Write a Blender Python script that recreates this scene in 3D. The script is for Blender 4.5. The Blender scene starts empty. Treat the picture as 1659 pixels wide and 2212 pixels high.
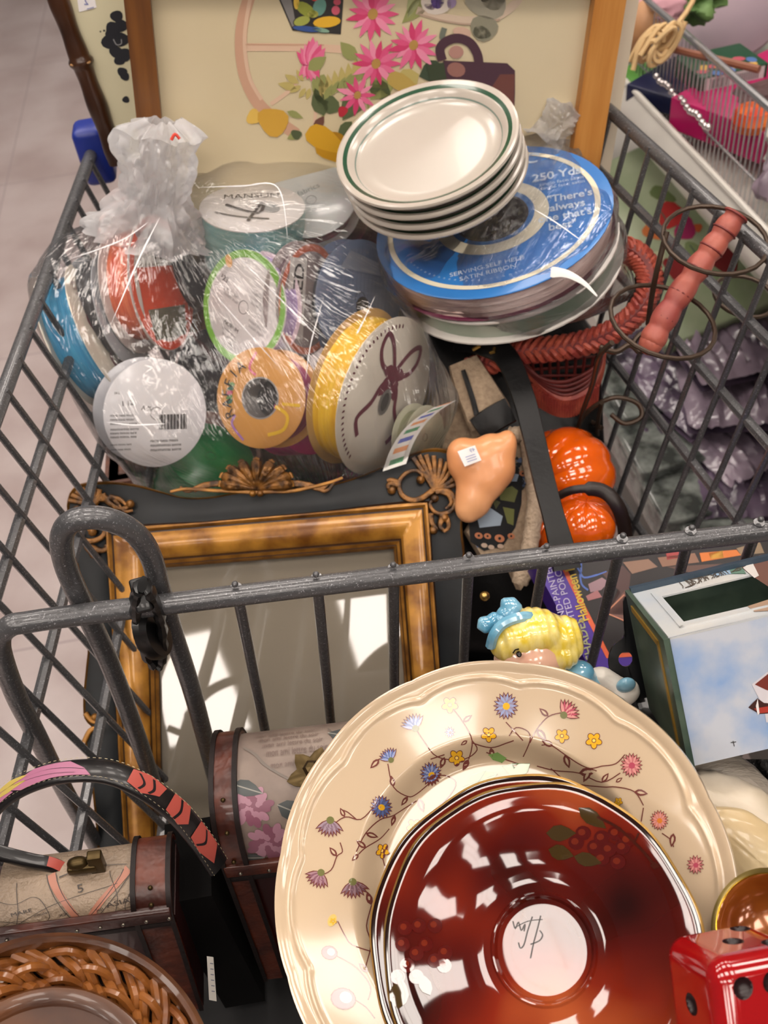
import bpy, bmesh, math, random
from mathutils import Vector, Matrix, noise
random.seed(7)
C = bpy.context.scene.collection
S = bpy.context.scene
V = Vector
# ------------------------------------------------------------------ camera
FPX, PITCH, ROLL, YAW = 2220.0, math.radians(45.6), math.radians(8), math.radians(3)
EYE = V((0, 0, 1.435))
_fw = V((math.sin(YAW)*math.cos(PITCH), math.cos(YAW)*math.cos(PITCH), -math.sin(PITCH)))
_rt = V((math.cos(YAW), -math.sin(YAW), 0)); _up = _rt.cross(_fw)
CX = _rt*math.cos(ROLL) - _up*math.sin(ROLL)
CU = _up*math.cos(ROLL) + _rt*math.sin(ROLL)
CF = _fw
cam = bpy.data.cameras.new('camera'); co = bpy.data.objects.new('camera', cam); C.objects.link(co)
co.matrix_world = Matrix(((CX.x, CU.x, -CF.x, EYE.x), (CX.y, CU.y, -CF.y, EYE.y), (CX.z, CU.z, -CF.z, EYE.z), (0, 0, 0, 1)))
cam.sensor_fit = 'VERTICAL'; cam.sensor_height = 36; cam.lens = 36*FPX/2212
cam.clip_start = .02
cam.dof.use_dof = True; cam.dof.focus_distance = .56; cam.dof.aperture_fstop = 15
S.camera = co
# ------------------------------------------------------------------ world, exposure
w = bpy.data.worlds.new('store_air'); S.world = w; w.use_nodes = True
w.node_tree.nodes['Background'].inputs[0].default_value = (.80, .74, .72, 1)
w.node_tree.nodes['Background'].inputs[1].default_value = .13
S.view_settings.view_transform = 'Standard'; S.view_settings.look = 'None'
S.view_settings.exposure = -0.14; S.view_settings.gamma = 1
PANEL_POWER = 15.5
# ------------------------------------------------------------------ helpers: pixels to points
def ray(px, py):
    return (CF*FPX + CX*(px-829.5) - CU*(py-1106)).normalized()
def P(px, py, d=None, z=None, y=None, x=None):
    r = ray(px, py)
    if d is not None: t = d/r.dot(CF)
    elif z is not None: t = (z-EYE.z)/r.z
    elif y is not None: t = (y-EYE.y)/r.y
    else: t = (x-EYE.x)/r.x
    return EYE + r*t
def PP(px, py, o, n):
    r = ray(px, py); return EYE + r*((o-EYE).dot(n)/r.dot(n))
def frame(o, X, Z):
    Z = Z.normalized(); X = (X - Z*X.dot(Z)).normalized(); Y = Z.cross(X)
    return Matrix(((X.x, Y.x, Z.x, o.x), (X.y, Y.y, Z.y, o.y), (X.z, Y.z, Z.z, o.z), (0, 0, 0, 1)))
def disc(px, py, a, b, ang, d, s=1):
    """frame of a circle seen as an ellipse: X along its long axis, Z its normal; returns frame and radius"""
    o = P(px, py, d); v = (EYE-o).normalized()
    ux = (CX - v*CX.dot(v)).normalized(); uy = v.cross(ux)
    an = math.radians(ang)
    X = ux*math.cos(an) + uy*math.sin(an); N = -ux*math.sin(an) + uy*math.cos(an)
    t = math.acos(min(1, b/a))
    return frame(o, X, v*math.cos(t) + N*(s*math.sin(t))), a*d/FPX
# ------------------------------------------------------------------ helpers: materials
def lin(c):
    if isinstance(c, str):
        c = [int(c[i:i+2], 16)/255 for i in (1, 3, 5)]
        c = [x/12.92 if x <= .04045 else ((x+.055)/1.055)**2.4 for x in c]
    return (c[0], c[1], c[2], 1)
_M = {}
def mat(name, col, rough=.5, metal=0, col2=None, scale=20, bump=0, bscale=60, coat=0, spec=.5, stretch=None, contrast=(.35, .65), detail=4, sub=0, coord='Object', trans=0, aniso=0, emit=0, wave=False):
    if name in _M: return _M[name]
    m = bpy.data.materials.new(name); m.use_nodes = True; _M[name] = m
    N = m.node_tree.nodes; L = m.node_tree.links; b = N['Principled BSDF']
    b.inputs['Base Color'].default_value = lin(col); b.inputs['Roughness'].default_value = rough
    b.inputs['Metallic'].default_value = metal; b.inputs['Coat Weight'].default_value = coat; b.inputs['Coat Roughness'].default_value = .04
    b.inputs['Specular IOR Level'].default_value = spec; b.inputs['Transmission Weight'].default_value = trans
    if emit: b.inputs['Emission Color'].default_value = lin(col); b.inputs['Emission Strength'].default_value = emit
    tc = N.new('ShaderNodeTexCoord'); mp = N.new('ShaderNodeMapping'); L.new(tc.outputs[coord], mp.inputs[0])
    if stretch: mp.inputs['Scale'].default_value = stretch
    if col2 is not None:
        t = N.new('ShaderNodeTexNoise'); t.inputs['Scale'].default_value = scale; t.inputs['Detail'].default_value = detail
        L.new(mp.outputs[0], t.inputs['Vector'])
        r = N.new('ShaderNodeValToRGB'); L.new(t.outputs[0], r.inputs[0])
        r.color_ramp.elements[0].position = contrast[0]; r.color_ramp.elements[1].position = contrast[1]
        r.color_ramp.elements[0].color = lin(col); r.color_ramp.elements[1].color = lin(col2)
        L.new(r.outputs[0], b.inputs['Base Color'])
    if bump:
        if wave:
            t = N.new('ShaderNodeTexWave'); t.inputs['Scale'].default_value = bscale; t.inputs['Distortion'].default_value = 2
        else:
            t = N.new('ShaderNodeTexNoise'); t.inputs['Scale'].default_value = bscale
        L.new(mp.outputs[0], t.inputs['Vector'])
        bp = N.new('ShaderNodeBump'); bp.inputs['Strength'].default_value = bump; bp.inputs['Distance'].default_value = .002
        L.new(t.outputs[0], bp.inputs['Height']); L.new(bp.outputs[0], b.inputs['Normal'])
    return m
def pt(hexc, rough=.4, **k):
    """plain painted colour with a faint mottling"""
    return mat('paint_' + hexc[1:] + ('' if rough == .4 else '_r%d' % int(rough*100)), hexc, rough, **k)
# ------------------------------------------------------------------ helpers: meshes
MW = {}
class MB:
    def __init__(s): s.v = []; s.f = []; s.m = []; s.mats = []
    def mi(s, m):
        if m not in s.mats: s.mats.append(m)
        return s.mats.index(m)
    def add(s, vs, fs, m):
        n = len(s.v); s.v += [V(p) for p in vs]; k = s.mi(m)
        for f in fs: s.f.append(tuple(n+i for i in f)); s.m.append(k)
        return n
    def box(s, M, x0, x1, y0, y1, z0, z1, m):
        vs = [M @ V((x, y, z)) for z in (z0, z1) for y in (y0, y1) for x in (x0, x1)]
        s.add(vs, [(0, 2, 3, 1), (4, 5, 7, 6), (0, 1, 5, 4), (2, 6, 7, 3), (0, 4, 6, 2), (1, 3, 7, 5)], m)
    def rbox(s, M, hx, hy, hz, r, m, n=3):
        bm = bmesh.new(); bmesh.ops.create_cube(bm, size=2)
        for v in bm.verts: v.co = V((v.co.x*hx, v.co.y*hy, v.co.z*hz))
        bmesh.ops.bevel(bm, geom=bm.edges[:], offset=r, segments=n, profile=.5, affect='EDGES')
        bm.verts.ensure_lookup_table()
        s.add([M @ v.co for v in bm.verts], [[v.index for v in f.verts] for f in bm.faces], m); bm.free()
    def tube(s, pts, r, m, n=10, closed=False, flat=1.0, up=None, caps=True):
        pts = [V(p) for p in pts]; N = len(pts); rr = r if isinstance(r, (list, tuple)) else [r]*N
        vs = []; prev = None
        for i, p in enumerate(pts):
            if closed: t = pts[(i+1) % N]-pts[i-1]
            else: t = pts[min(i+1, N-1)]-pts[max(i-1, 0)]
            if t.length < 1e-9: t = V((0, 0, 1))
            t.normalize()
            a = V(up) if up is not None else (prev if prev is not None else (V((0, 0, 1)) if abs(t.z) < .9 else V((1, 0, 0))))
            a = a - t*a.dot(t)
            if a.length < 1e-6: a = t.orthogonal()
            a.normalize(); b = t.cross(a); prev = a
            for k in range(n):
                q = 2*math.pi*k/n
                vs.append(p + a*(rr[i]*flat*math.cos(q)) + b*(rr[i]*math.sin(q)))
        fs = []
        for i in range(N if closed else N-1):
            j = (i+1) % N
            for k in range(n):
                fs.append((i*n+k, i*n+(k+1) % n, j*n+(k+1) % n, j*n+k))
        if not closed and caps: fs.append(tuple(range(n))[::-1]); fs.append(tuple((N-1)*n+k for k in range(n)))
        s.add(vs, fs, m)
    def lathe(s, prof, m, M=Matrix(), n=48, wob=None, ang=(0, 2*math.pi)):
        """prof: list of (r, z[, material]); the material names the band that starts at that point"""
        full = abs(ang[1]-ang[0]-2*math.pi) < 1e-6; cnt = n if full else n+1
        base = len(s.v)
        for p in prof:
            for k in range(cnt):
                q = ang[0] + (ang[1]-ang[0])*k/n; sc = wob(q, p[0]) if wob else 1
                s.v.append(M @ V((p[0]*sc*math.cos(q), p[0]*sc*math.sin(q), p[1])))
        for i in range(len(prof)-1):
            mm = s.mi(prof[i][2] if len(prof[i]) > 2 else m)
            for k in range(n):
                k2 = (k+1) % cnt
                s.f.append((base+i*cnt+k, base+i*cnt+k2, base+(i+1)*cnt+k2, base+(i+1)*cnt+k)); s.m.append(mm)
    def ball(s, c, r, m, M=None, n=16, fn=None):
        c = V(c); R = V(r) if isinstance(r, (tuple, list, Vector)) else V((r, r, r)); vs = []; fs = []
        M3 = M.to_3x3() if M is not None else Matrix.Identity(3)
        for i in range(n+1):
            th = math.pi*i/n
            for k in range(2*n):
                ph = math.pi*k/n
                p = V((math.sin(th)*math.cos(ph), math.sin(th)*math.sin(ph), math.cos(th)))
                g = fn(p) if fn else 1
                vs.append(c + M3 @ V((p.x*R.x*g, p.y*R.y*g, p.z*R.z*g)))
        for i in range(n):
            for k in range(2*n):
                fs.append((i*2*n+k, (i+1)*2*n+k, (i+1)*2*n+(k+1) % (2*n), i*2*n+(k+1) % (2*n)))
        s.add(vs, fs, m)
    def prism(s, pts, m, M=Matrix(), z0=0, z1=.001):
        n = len(pts)
        vs = [M @ V((p[0], p[1], z0)) for p in pts] + [M @ V((p[0], p[1], z1)) for p in pts]
        area = sum(pts[i][0]*pts[(i+1) % n][1]-pts[(i+1) % n][0]*pts[i][1] for i in range(n))
        top = list(range(n, 2*n)); bot = list(range(n))[::-1]
        if area < 0: top.reverse(); bot.reverse()
        s.add(vs, [tuple(top), tuple(bot)] + [(i, (i+1) % n, n+(i+1) % n, n+i) for i in range(n)], m)
    def grid(s, fn, nu, nv, m, mfn=None, cu=False, cv=False):
        base = len(s.v); U = nu if cu else nu+1; W = nv if cv else nv+1
        for i in range(U):
            for j in range(W): s.v.append(V(fn(i/nu, j/nv)))
        for i in range(nu):
            for j in range(nv):
                a = base+i*W+j; b = base+((i+1) % U)*W+j; c = base+((i+1) % U)*W+(j+1) % W; d = base+i*W+(j+1) % W
                s.f.append((a, b, c, d)); s.m.append(s.mi(mfn((i+.5)/nu, (j+.5)/nv) if mfn else m))
    def build(s, name, parent=None, smooth=True, fixn=True, mods=None):
        me = bpy.data.meshes.new(name)
        if parent is not None:
            inv = MW[parent.name].inverted(); vs = [inv @ v for v in s.v]; MT = MW[parent.name]
        else:
            c = sum(s.v, V((0, 0, 0)))/max(1, len(s.v)); c.z = min(v.z for v in s.v)
            MT = Matrix.Translation(c); vs = [v-c for v in s.v]
        me.from_pydata(vs, [], s.f)
        for m in s.mats: me.materials.append(m)
        me.polygons.foreach_set('material_index', s.m)
        me.update()
        if fixn:
            bm = bmesh.new(); bm.from_mesh(me)
            bmesh.ops.recalc_face_normals(bm, faces=bm.faces[:]); bm.to_mesh(me); bm.free()
        if smooth:
            for p in me.polygons: p.use_smooth = True
            me.set_sharp_from_angle(angle=math.radians(38))
        o = bpy.data.objects.new(name, me); C.objects.link(o)
        if parent is not None: o.parent = parent; MW[o.name] = MT
        else: o.matrix_world = MT; MW[o.name] = MT
        return o
def tag(o, label, cat=None, group=None):
    o['label'] = label
    if cat: o['category'] = cat
    if group: o['group'] = group
    return o
def thing(name, label, cat, M, group=None):
    o = bpy.data.objects.new(name, None); C.objects.link(o); o.empty_display_size = .02
    if not isinstance(M, Matrix): M = Matrix.Translation(M)
    o.matrix_world = M; MW[o.name] = M.copy()
    return tag(o, label, cat, group)
def struct(o): o['kind'] = 'structure'; return o
def curve(pts, n=8, closed=False):
    pts = [V(p) for p in pts]; N = len(pts); out = []
    for i in range(N if closed else N-1):
        if closed: a, b, c, d = pts[i-1], pts[i], pts[(i+1) % N], pts[(i+2) % N]
        else: a, b, c, d = pts[max(i-1, 0)], pts[i], pts[i+1], pts[min(i+2, N-1)]
        for k in range(n):
            t = k/n; out.append(.5*((2*b)+(c-a)*t+(2*a-5*b+4*c-d)*t*t+(3*b-a-3*c+d)*t**3))
    if not closed: out.append(pts[-1])
    return out
_TX = {}
def textmesh(txt, bold=False):
    if (txt, bold) in _TX: return _TX[(txt, bold)]
    cu = bpy.data.curves.new('lettering', 'FONT'); cu.body = txt; cu.size = 1; cu.resolution_u = 3
    if bold: cu.offset = .018
    o = bpy.data.objects.new('lettering', cu); C.objects.link(o)
    bpy.context.view_layer.update()
    me = bpy.data.meshes.new_from_object(o.evaluated_get(bpy.context.evaluated_depsgraph_get()))
    vs = [(v.co.x, v.co.y) for v in me.vertices]; fs = [tuple(p.vertices) for p in me.polygons]
    bpy.data.objects.remove(o); bpy.data.curves.remove(cu); bpy.data.meshes.remove(me)
    _TX[(txt, bold)] = (vs, fs); return vs, fs
class Deco:
    """printed or painted shapes laid on a surface: fn(u, v, layer) -> point"""
    def __init__(s, mb, fn, sub=0): s.b = mb; s.fn = fn; s.sub = sub
    def fan(s, c, rim, m, l=1):
        if s.sub:
            K = s.sub; r2 = []
            for i in range(len(rim)):
                p, q = rim[i], rim[(i+1) % len(rim)]; r2 += [(p[0]+(q[0]-p[0])*k/K, p[1]+(q[1]-p[1])*k/K) for k in range(K)]
            n = len(r2); vs = [s.fn(c[0], c[1], l)]; fs = [(0, k+1, (k+1) % n+1) for k in range(n)]
            for j in range(1, K+1): vs += [s.fn(c[0]+(p[0]-c[0])*j/K, c[1]+(p[1]-c[1])*j/K, l) for p in r2]
            for j in range(K-1): fs += [(1+j*n+k, 1+(j+1)*n+k, 1+(j+1)*n+(k+1) % n, 1+j*n+(k+1) % n) for k in range(n)]
            s.b.add(vs, fs, m); return
        s.b.add([s.fn(c[0], c[1], l)] + [s.fn(p[0], p[1], l) for p in rim], [(0, i+1, (i+1) % len(rim)+1) for i in range(len(rim))], m)
    def poly(s, pts, m, l=1):
        s.fan((sum(p[0] for p in pts)/len(pts), sum(p[1] for p in pts)/len(pts)), pts, m, l)
    def ell(s, c, a, b, ang, m, l=1, n=14, wob=0):
        ca, sa = math.cos(ang), math.sin(ang); r = []
        for k in range(n):
            q = 2*math.pi*k/n; g = 1+wob*math.sin(3*q+c[0]*.37)
            x, y = a*g*math.cos(q), b*g*math.sin(q); r.append((c[0]+x*ca-y*sa, c[1]+x*sa+y*ca))
        s.fan(c, r, m, l)
    def leaf(s, a, b, w, m, l=1):
        dx, dy = b[0]-a[0], b[1]-a[1]; rim = []
        for t in (0, .2, .45, .7, 1): rim.append((a[0]+dx*t-dy*w*math.sin(math.pi*t**.8), a[1]+dy*t+dx*w*math.sin(math.pi*t**.8)))
        for t in (.75, .5, .25): rim.append((a[0]+dx*t+dy*w*math.sin(math.pi*t**.8), a[1]+dy*t-dx*w*math.sin(math.pi*t**.8)))
        s.fan((a[0]+dx*.5, a[1]+dy*.5), rim, m, l)
    def strip(s, pts, w, m, l=1, closed=False, n=4, sm=True):
        if s.sub and sm: n = 10
        p = curve([(a[0], a[1], 0) for a in pts], n, closed) if sm else [V((a[0], a[1], 0)) for a in pts]
        N = len(p); vs = []
        for i in range(N):
            t = (p[(i+1) % N]-p[i-1]) if closed else (p[min(i+1, N-1)]-p[max(i-1, 0)])
            t = t.normalized() if t.length > 1e-9 else V((1, 0, 0))
            ww = w*.5 if not callable(w) else w(i/(N-1))*.5
            vs.append(s.fn(p[i].x-t.y*ww, p[i].y+t.x*ww, l)); vs.append(s.fn(p[i].x+t.y*ww, p[i].y-t.x*ww, l))
        s.b.add(vs, [(2*i, 2*i+1, 2*((i+1) % N)+1, 2*((i+1) % N)) for i in range(N if closed else N-1)], m)
    def text(s, txt, c, h, ang, m, l=2, bold=False, map=None, sx=1, center=True, mirror=False):
        vs, fs = textmesh(txt, bold); x0 = min(v[0] for v in vs); x1 = max(v[0] for v in vs); off = (x0+x1)/2 if center else x0
        ca, sa = math.cos(ang), math.sin(ang); o = []
        for x, y in vs:
            x = (x-off)*h*sx; y = (y-.35)*h
            if map: u, v = map(x, y)
            else: u, v = c[0]+x*ca-y*sa, c[1]+x*sa+y*ca
            o.append(s.fn(u, v, l))
        s.b.add(o, fs, m)
    def daisy(s, c, r, n, mats, core=None, l=2, sq=1, w=.2, ph=0, rc=.22):
        for k in range(n):
            q = ph+2*math.pi*k/n; rr = r*(.85+.25*random.random())
            s.leaf((c[0]+.12*r*math.cos(q), c[1]+.12*r*math.sin(q)*sq), (c[0]+rr*math.cos(q), c[1]+rr*math.sin(q)*sq), w, mats[k % len(mats)], l+.1*(k % 3))
        if core: s.ell(c, r*rc, r*rc*1.2, .4, core, l+1)
def flatfn(M, eps=.00025):
    return lambda u, v, l: M @ V((u, v, l*eps))
def pxfn(M, eps=.0003, inward=1):
    """decoration given in photograph pixels, laid in the plane of frame M"""
    o = M.translation; n = M.to_3x3() @ V((0, 0, 1))
    return lambda u, v, l: PP(u, v, o, n) + n*(l*eps)
# ------------------------------------------------------------------ store: floor, ceiling, lights
floor_m = mat('vinyl_floor', '#a1928f', .3, col2='#b5a9a7', scale=5, detail=8, bump=.05, bscale=25)
b = MB(); b.box(Matrix(), -3, 4, -3, 7, -.02, 0, floor_m)
struct(b.build('floor', smooth=False))
b = MB(); sm = mat('tile_seam', '#9d9090', .5)
for i in range(-3, 4): b.box(Matrix(), i*.92-.845, i*.92-.841, -3, 7, 0, .0006, sm)
for j in range(-3, 8): b.box(Matrix(), -3, 4, j*.92+.3, j*.92+.304, 0, .0006, sm)
struct(b.build('trim_1', smooth=False))
b = MB(); b.box(Matrix(), -4, 4, -4.5, 6, 3.3, 3.32, mat('ceiling_tile', '#a39c95', .9))
struct(b.build('ceiling', smooth=False))
tube_m = mat('lit_diffuser', '#fff4ea', .5, emit=PANEL_POWER)
frame_m = mat('fixture_white', '#d8d4cc', .5)
def ceiling_light(x, y, rz=0, k=0):
    t = thing('ceiling_light', 'lit white ceiling light panel above the cart', 'light', Matrix.Translation((x, y, 3.3)) @ Matrix.Rotation(rz, 4, 'Z'), 'ceiling light panels')
    M = MW[t.name]; fb = MB(); db = MB()
    fb.box(M, -.31, .31, -.31, .31, -.02, 0, frame_m); fb.build('housing', t, False)
    for i in range(3):
        db.box(M, -.29+i*.197, -.29+i*.197+.186, -.28, .28, -.028, -.0201, tube_m)
    db.build('diffuser', t, False)
LIGHTS = [(-1.04+1.1*i+.02*j, -1.80+1.6*(j-1)+.08*i, .06) for j in range(5) for i in range(-1, 4)]
for a in LIGHTS: ceiling_light(*a)
# ------------------------------------------------------------------ shopping cart
wire = MB
mt = mat('cart_grey_powder_coat', '#4e4e50', .33, .25, col2='#8e8e92', scale=900, contrast=(.62, .7), detail=2, bump=.25, bscale=300, coat=.35)
ZR = [1.0, .95, .885, .81, .70, .6]
def lx(y, z): return -.300+.1265*y - (z-1)*-(-.2) if False else (-.300+.1265*y) + (1-z)*.2
def rx(y, z): return (.425-.142*y) - (1-z)*.2
YF, YB, ZB = .975, .06, .55
cart = thing('shopping_cart', 'grey wire shopping cart loaded with thrift store finds', 'shopping cart', V((.06, .5, 0)))
for side, fx, nm in ((-1, lx, 'side_panel'), (1, rx, 'side_panel')):
    b = MB()
    b.tube([(fx(YB, 1), YB, 1), (fx(YF, 1), YF, 1)], .0058, mt, 12)
    for z in ZR[1:]: b.tube([(fx(YB, z), YB, z), (fx(YF, z), YF-.02, z)], .0042, mt, 8)
    y = YB+.02
    while y < YF-.01:
        b.tube([(fx(y, 1.004)-side*.004, y, 1.004), (fx(y, ZB)-side*.004, y, ZB)], .0026, mt, 7); y += .0375
    b.build(nm, cart)
b = MB()
for z in ZR: b.tube([(lx(YF, z), YF-(1-z)*.1, z), (rx(YF, z), YF-(1-z)*.1, z)], .0055 if z == 1 else .004, mt, 8)
for i in range(1, 13):
    t = i/13; b.tube([(lx(YF, 1)*(1-t)+rx(YF, 1)*t, YF, 1), (lx(YF, ZB)*(1-t)+rx(YF, ZB)*t, YF-.045, ZB)], .0026, mt, 7)
b.build('front_panel', cart)
b = MB()
for i in range(0, 15):
    t = i/14; b.tube([(lx(.1, ZB)*(1-t)+rx(.1, ZB)*t, .1, ZB), (lx(YF, ZB)*(1-t)+rx(YF, ZB)*t, YF-.045, ZB)], .0026, mt, 6)
for j in range(0, 8):
    y = .1+j*.118; b.tube([(lx(y, ZB), y, ZB-.005), (rx(y, ZB), y, ZB-.005)], .004, mt, 6)
b.build('floor_panel', cart)
# undercarriage and wheels
b = MB()
for fx in (lx, rx):
    b.tube(curve([(fx(.2, .6), .12, .55), (fx(.2, .6), .10, .3), (fx(.2, .6), .14, .16), (fx(.8, .6), .86, .16), (fx(.8, .6), .9, .3), (fx(.8, .6), .9, .55)]), .011, mt, 10)
b.tube([(lx(.2, .6), .14, .16), (rx(.2, .6), .14, .16)], .009, mt, 8); b.tube([(lx(.8, .6), .86, .16), (rx(.8, .6), .86, .16)], .009, mt, 8)
b.build('undercarriage', cart)
rub = mat('black_rubber', '#111112', .6)
for x, y in ((lx(.2, .6), .14), (rx(.2, .6), .14), (lx(.8, .6), .86), (rx(.8, .6), .86)):
    b = MB(); b.lathe([(.012, -.012), (.05, -.012), (.06, -.006), (.06, .006), (.05, .012), (.012, .012)], rub, frame(V((x, y, .061)), V((0, 1, 0)), V((1, 0, 0))), 28)
    b.tube([(x, y, .061), (x, y, .15)], .008, mt, 8); b.build('caster_wheel', cart)
# blue corner bumpers
blue = mat('blue_plastic', '#1c2f86', .35)
for x, sg in ((lx(YF, 1), -1), (rx(YF, 1), 1)):
    b = MB(); b.rbox(Matrix.Translation((x, YF+.002, .995)), .015, .017, .028, .007, blue); b.build('corner_bumper', cart)
# seat back gate: a plane that leans
GO = V((0, .385, 1.0)); GD = ray(825, 2830); GN = GD.cross(V((1, 0, 0))).normalized()
def G(px, py, off=0): return PP(px, py, GO+V((0, off, 0)), GN)
gate = MB()
rail = [G(1720, 1139), G(1659, 1147), G(1240, 1196), G(830, 1247), G(400, 1300), G(150, 1331), G(60, 1344), G(22, 1352), G(0, 1378), G(6, 1425), G(38, 1510), G(80, 1590), G(140, 1708), G(232, 1870), G(330, 2050)]
rail = [rail[0]+(rail[0]-rail[2]).normalized()*.09 + GD*.2, rail[0]+(rail[0]-rail[2]).normalized()*.09+GD*.02, rail[0]+(rail[0]-rail[2]).normalized()*.07] + rail
gate.tube(curve(rail, 8), .0063, mt, 16)
gate = gate.build('seat_back_gate', cart)
for a, c in [((510, 1268), (577, 1600)), ((684, 1247), (717, 1585)), ((850, 1226), (852, 1500)), ((1013, 1205), (1001, 1440)), ((1180, 1186), (1150, 1350)), ((1344, 1163), (1275, 1445)), ((1492, 1146), (1465, 1250)), ((1640, 1128), (1600, 1240))]:
    p, q = G(a[0], a[1], .002), G(c[0], c[1], .002); q = p+(q-p).normalized()*.3
    b = MB(); b.tube([p, q], .0034, mt, 10); b.ball(p+V((0,-.001,.0036)), .0020, mt, n=6); b.build('gate_bar', gate)
b = MB()
lp = [(470, 2000), (375, 1812), (300, 1600), (240, 1440), (185, 1320), (143, 1225), (133, 1165), (150, 1130), (190, 1118), (240, 1124), (290, 1150), (325, 1200), (345, 1270), (375, 1370), (420, 1510), (478, 1730), (520, 1870)]
b.tube(curve([G(u, v, .0125) for u, v in lp], 6), .0062, mt, 14)
b.build('child_seat_loop', cart)
# child seat pan
b = MB(); sx0, sx1 = -.215, .285
for i in range(9):
    y = .07+i*.037; b.tube([(sx0, y, .68), (sx1, y, .68)], .003, mt, 6)
for i in range(6):
    x = sx0+(sx1-sx0)*i/5; b.tube([(x, .07, .675), (x, .37, .675)], .004, mt, 6)
b.rbox(Matrix.Translation(((sx0+sx1)/2, .215, .683)), (sx1-sx0)/2, .15, .003, .0025, mat('seat_plastic', '#0c0c0e', .7)); b.build('child_seat_pan', cart)
# black plastic clip on the rail
bk = mat('black_plastic', '#0b0b0c', .38, coat=.2)
b = MB()
cl = [(300, 1268), (292, 1300), (296, 1345), (308, 1395), (328, 1428), (345, 1430), (351, 1400), (349, 1350), (338, 1310), (322, 1275), (308, 1262)]
b.tube(curve([G(u, v, -.006) for u, v in cl], 5), [.0030+.0006*math.sin(i*1.9) for i in range(51)], bk, 8, flat=1.6, up=(0, 1, .3))
b.lathe([(.0, .004), (.011, .004), (.013, .001), (.013, -.003), (.0, -.004)], bk, frame(G(331, 1372, -.005), V((0, -.3, 1)), V((1, -.25, .1))) @ Matrix.Scale(1.7, 4, V((1, 0, 0))), 28, wob=lambda q, r: 1+.03*math.sin(q*14))
b.rbox(frame(G(306, 1285, -.004), V((1, .1, 0)), V((0, -.7, .7))), .0045, .0095, .0045, .0015, bk)
b.build('plastic_clip', cart)
# ------------------------------------------------------------------ pictures standing at the far end of the cart
UPV = (-ray(1095, 3930)).normalized()
wood = mat('brown_wood', '#4c2a14', .38, col2='#75491f', scale=14, stretch=(7, .5, 7), contrast=(.3, .7), detail=8, bump=.15, bscale=30)
wood_l = mat('honey_wood', '#a86a2a', .4, col2='#c98f4a', scale=14, stretch=(7, .5, 7), contrast=(.3, .7), detail=8)
cream = mat('cream_print_paper', '#c9b994', .3, col2='#d2c4a4', scale=3, coat=.25)
o0 = P(330, 300, y=.865)
pn = V((1, 0, 0)).cross(UPV).normalized()        # towards the camera
if pn.y > 0: pn = -pn
def PA(px, py): return PP(px, py, o0, pn)
TLp, TRp = PA(312, 150), PA(1300, 150)
PXd = (TRp-TLp).normalized()
FM = frame(o0, PXd, pn); FI = FM.inverted()
def loc(px, py): q = FI @ PA(px, py); return q.x, q.y
L0, _ = loc(268, 0); L1, _ = loc(340, 150); R0, _ = loc(1257, 150); R1, _ = loc(1322, 150)
L0 = loc(285, 150)[0]; TOP = loc(700, -120)[1]; BOT = (FI @ PP(700, 700, o0, pn)).y
pic = thing('framed_picture', 'large wood framed botanical picture of pink daisies and a wagon wheel standing in the cart', 'picture', frame(FM @ V((0, BOT, 0)), PXd, pn))
b = MB(); b.box(FM, L0, L1, BOT, TOP, -.012, .008, wood); b.build('frame_rail', pic)
b = MB(); b.box(FM, R0, R1, BOT, TOP, -.012, .008, wood_l); tag(b.build('frame_rail', pic), 'lighter honey coloured side rail of the frame')
b = MB(); b.box(FM, L1, R0, TOP-.03, TOP, -.012, .008, wood); b.build('frame_rail', pic)
b = MB(); b.box(FM, L1, R0, BOT, BOT+.03, -.012, .008, wood); b.build('frame_rail', pic)
b = MB(); b.box(FM, L1-.004, R0+.004, BOT, TOP, -.008, -.004, cream)
DM = frame(FM @ V((0, 0, -.0038)), PXd, pn)
D = Deco(b, pxfn(DM, .00018))
wheel, wheel2 = pt('#c39a80', .5), pt('#d4b49a', .5)
D.strip([(560, -60), (530, 20), (520, 90), (528, 160), (552, 215), (585, 250), (640, 290)], 26, wheel, 1)
D.strip([(548, -40), (531, 50), (529, 110), (540, 170), (565, 215)], 8, wheel2, 2)
D.strip([(530, 102), (620, 102), (700, 104), (760, 108)], 17, wheel2, 1); D.strip([(530, 96), (700, 97)], 3, wheel, 2)
D.strip([(585, 225), (620, 200), (640, 180)], 9, wheel2, 1); D.strip([(680, 270), (682, 240), (690, 200)], 7, wheel2, 1)
# stained glass lantern
dk = pt('#2c2a2a', .5)
D.poly([(590, -30), (744, -30), (736, 74), (632, 66)], dk, 2)
D.poly([(594, -30), (624, -30), (640, 58), (632, 60)], pt('#7d7a78', .5), 3)
for c, a, bb, an, h in [((660, 20), 26, 15, .6, '#8a9138'), ((652, 45), 20, 12, -.3, '#9aa04a'), ((706, 47), 32, 14, -.1, '#d9a92c'), ((690, 15), 16, 22, .3, '#5f8c80'),
                        ((676, 30), 14, 10, 0, '#a8a850'), ((725, 22), 11, 12, 0, '#c4566a'), ((728, 4), 10, 9, 0, '#b34a5c'), ((664, 62), 34, 8, .1, '#34508c'), ((692, 64), 22, 7, .2, '#7fa08c'), ((680, -8), 12, 12, 0, '#c23b3b'), ((640, 4), 8, 18, 0, '#d8b74a')]:
    D.ell(c, a, bb, an, pt('#33302a', .5), 3.5); D.ell(c, a-2, bb-2, an, pt(h, .5), 4)
pk = [pt('#d4507c', .5), pt('#dc6a90', .5), pt('#e48aa6', .5), pt('#c83a68', .5)]
core = pt('#b08848', .5)
olive, gold, dgr = pt('#8f9258', .5), pt('#b7a765', .5), pt('#56603e', .5)
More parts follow.
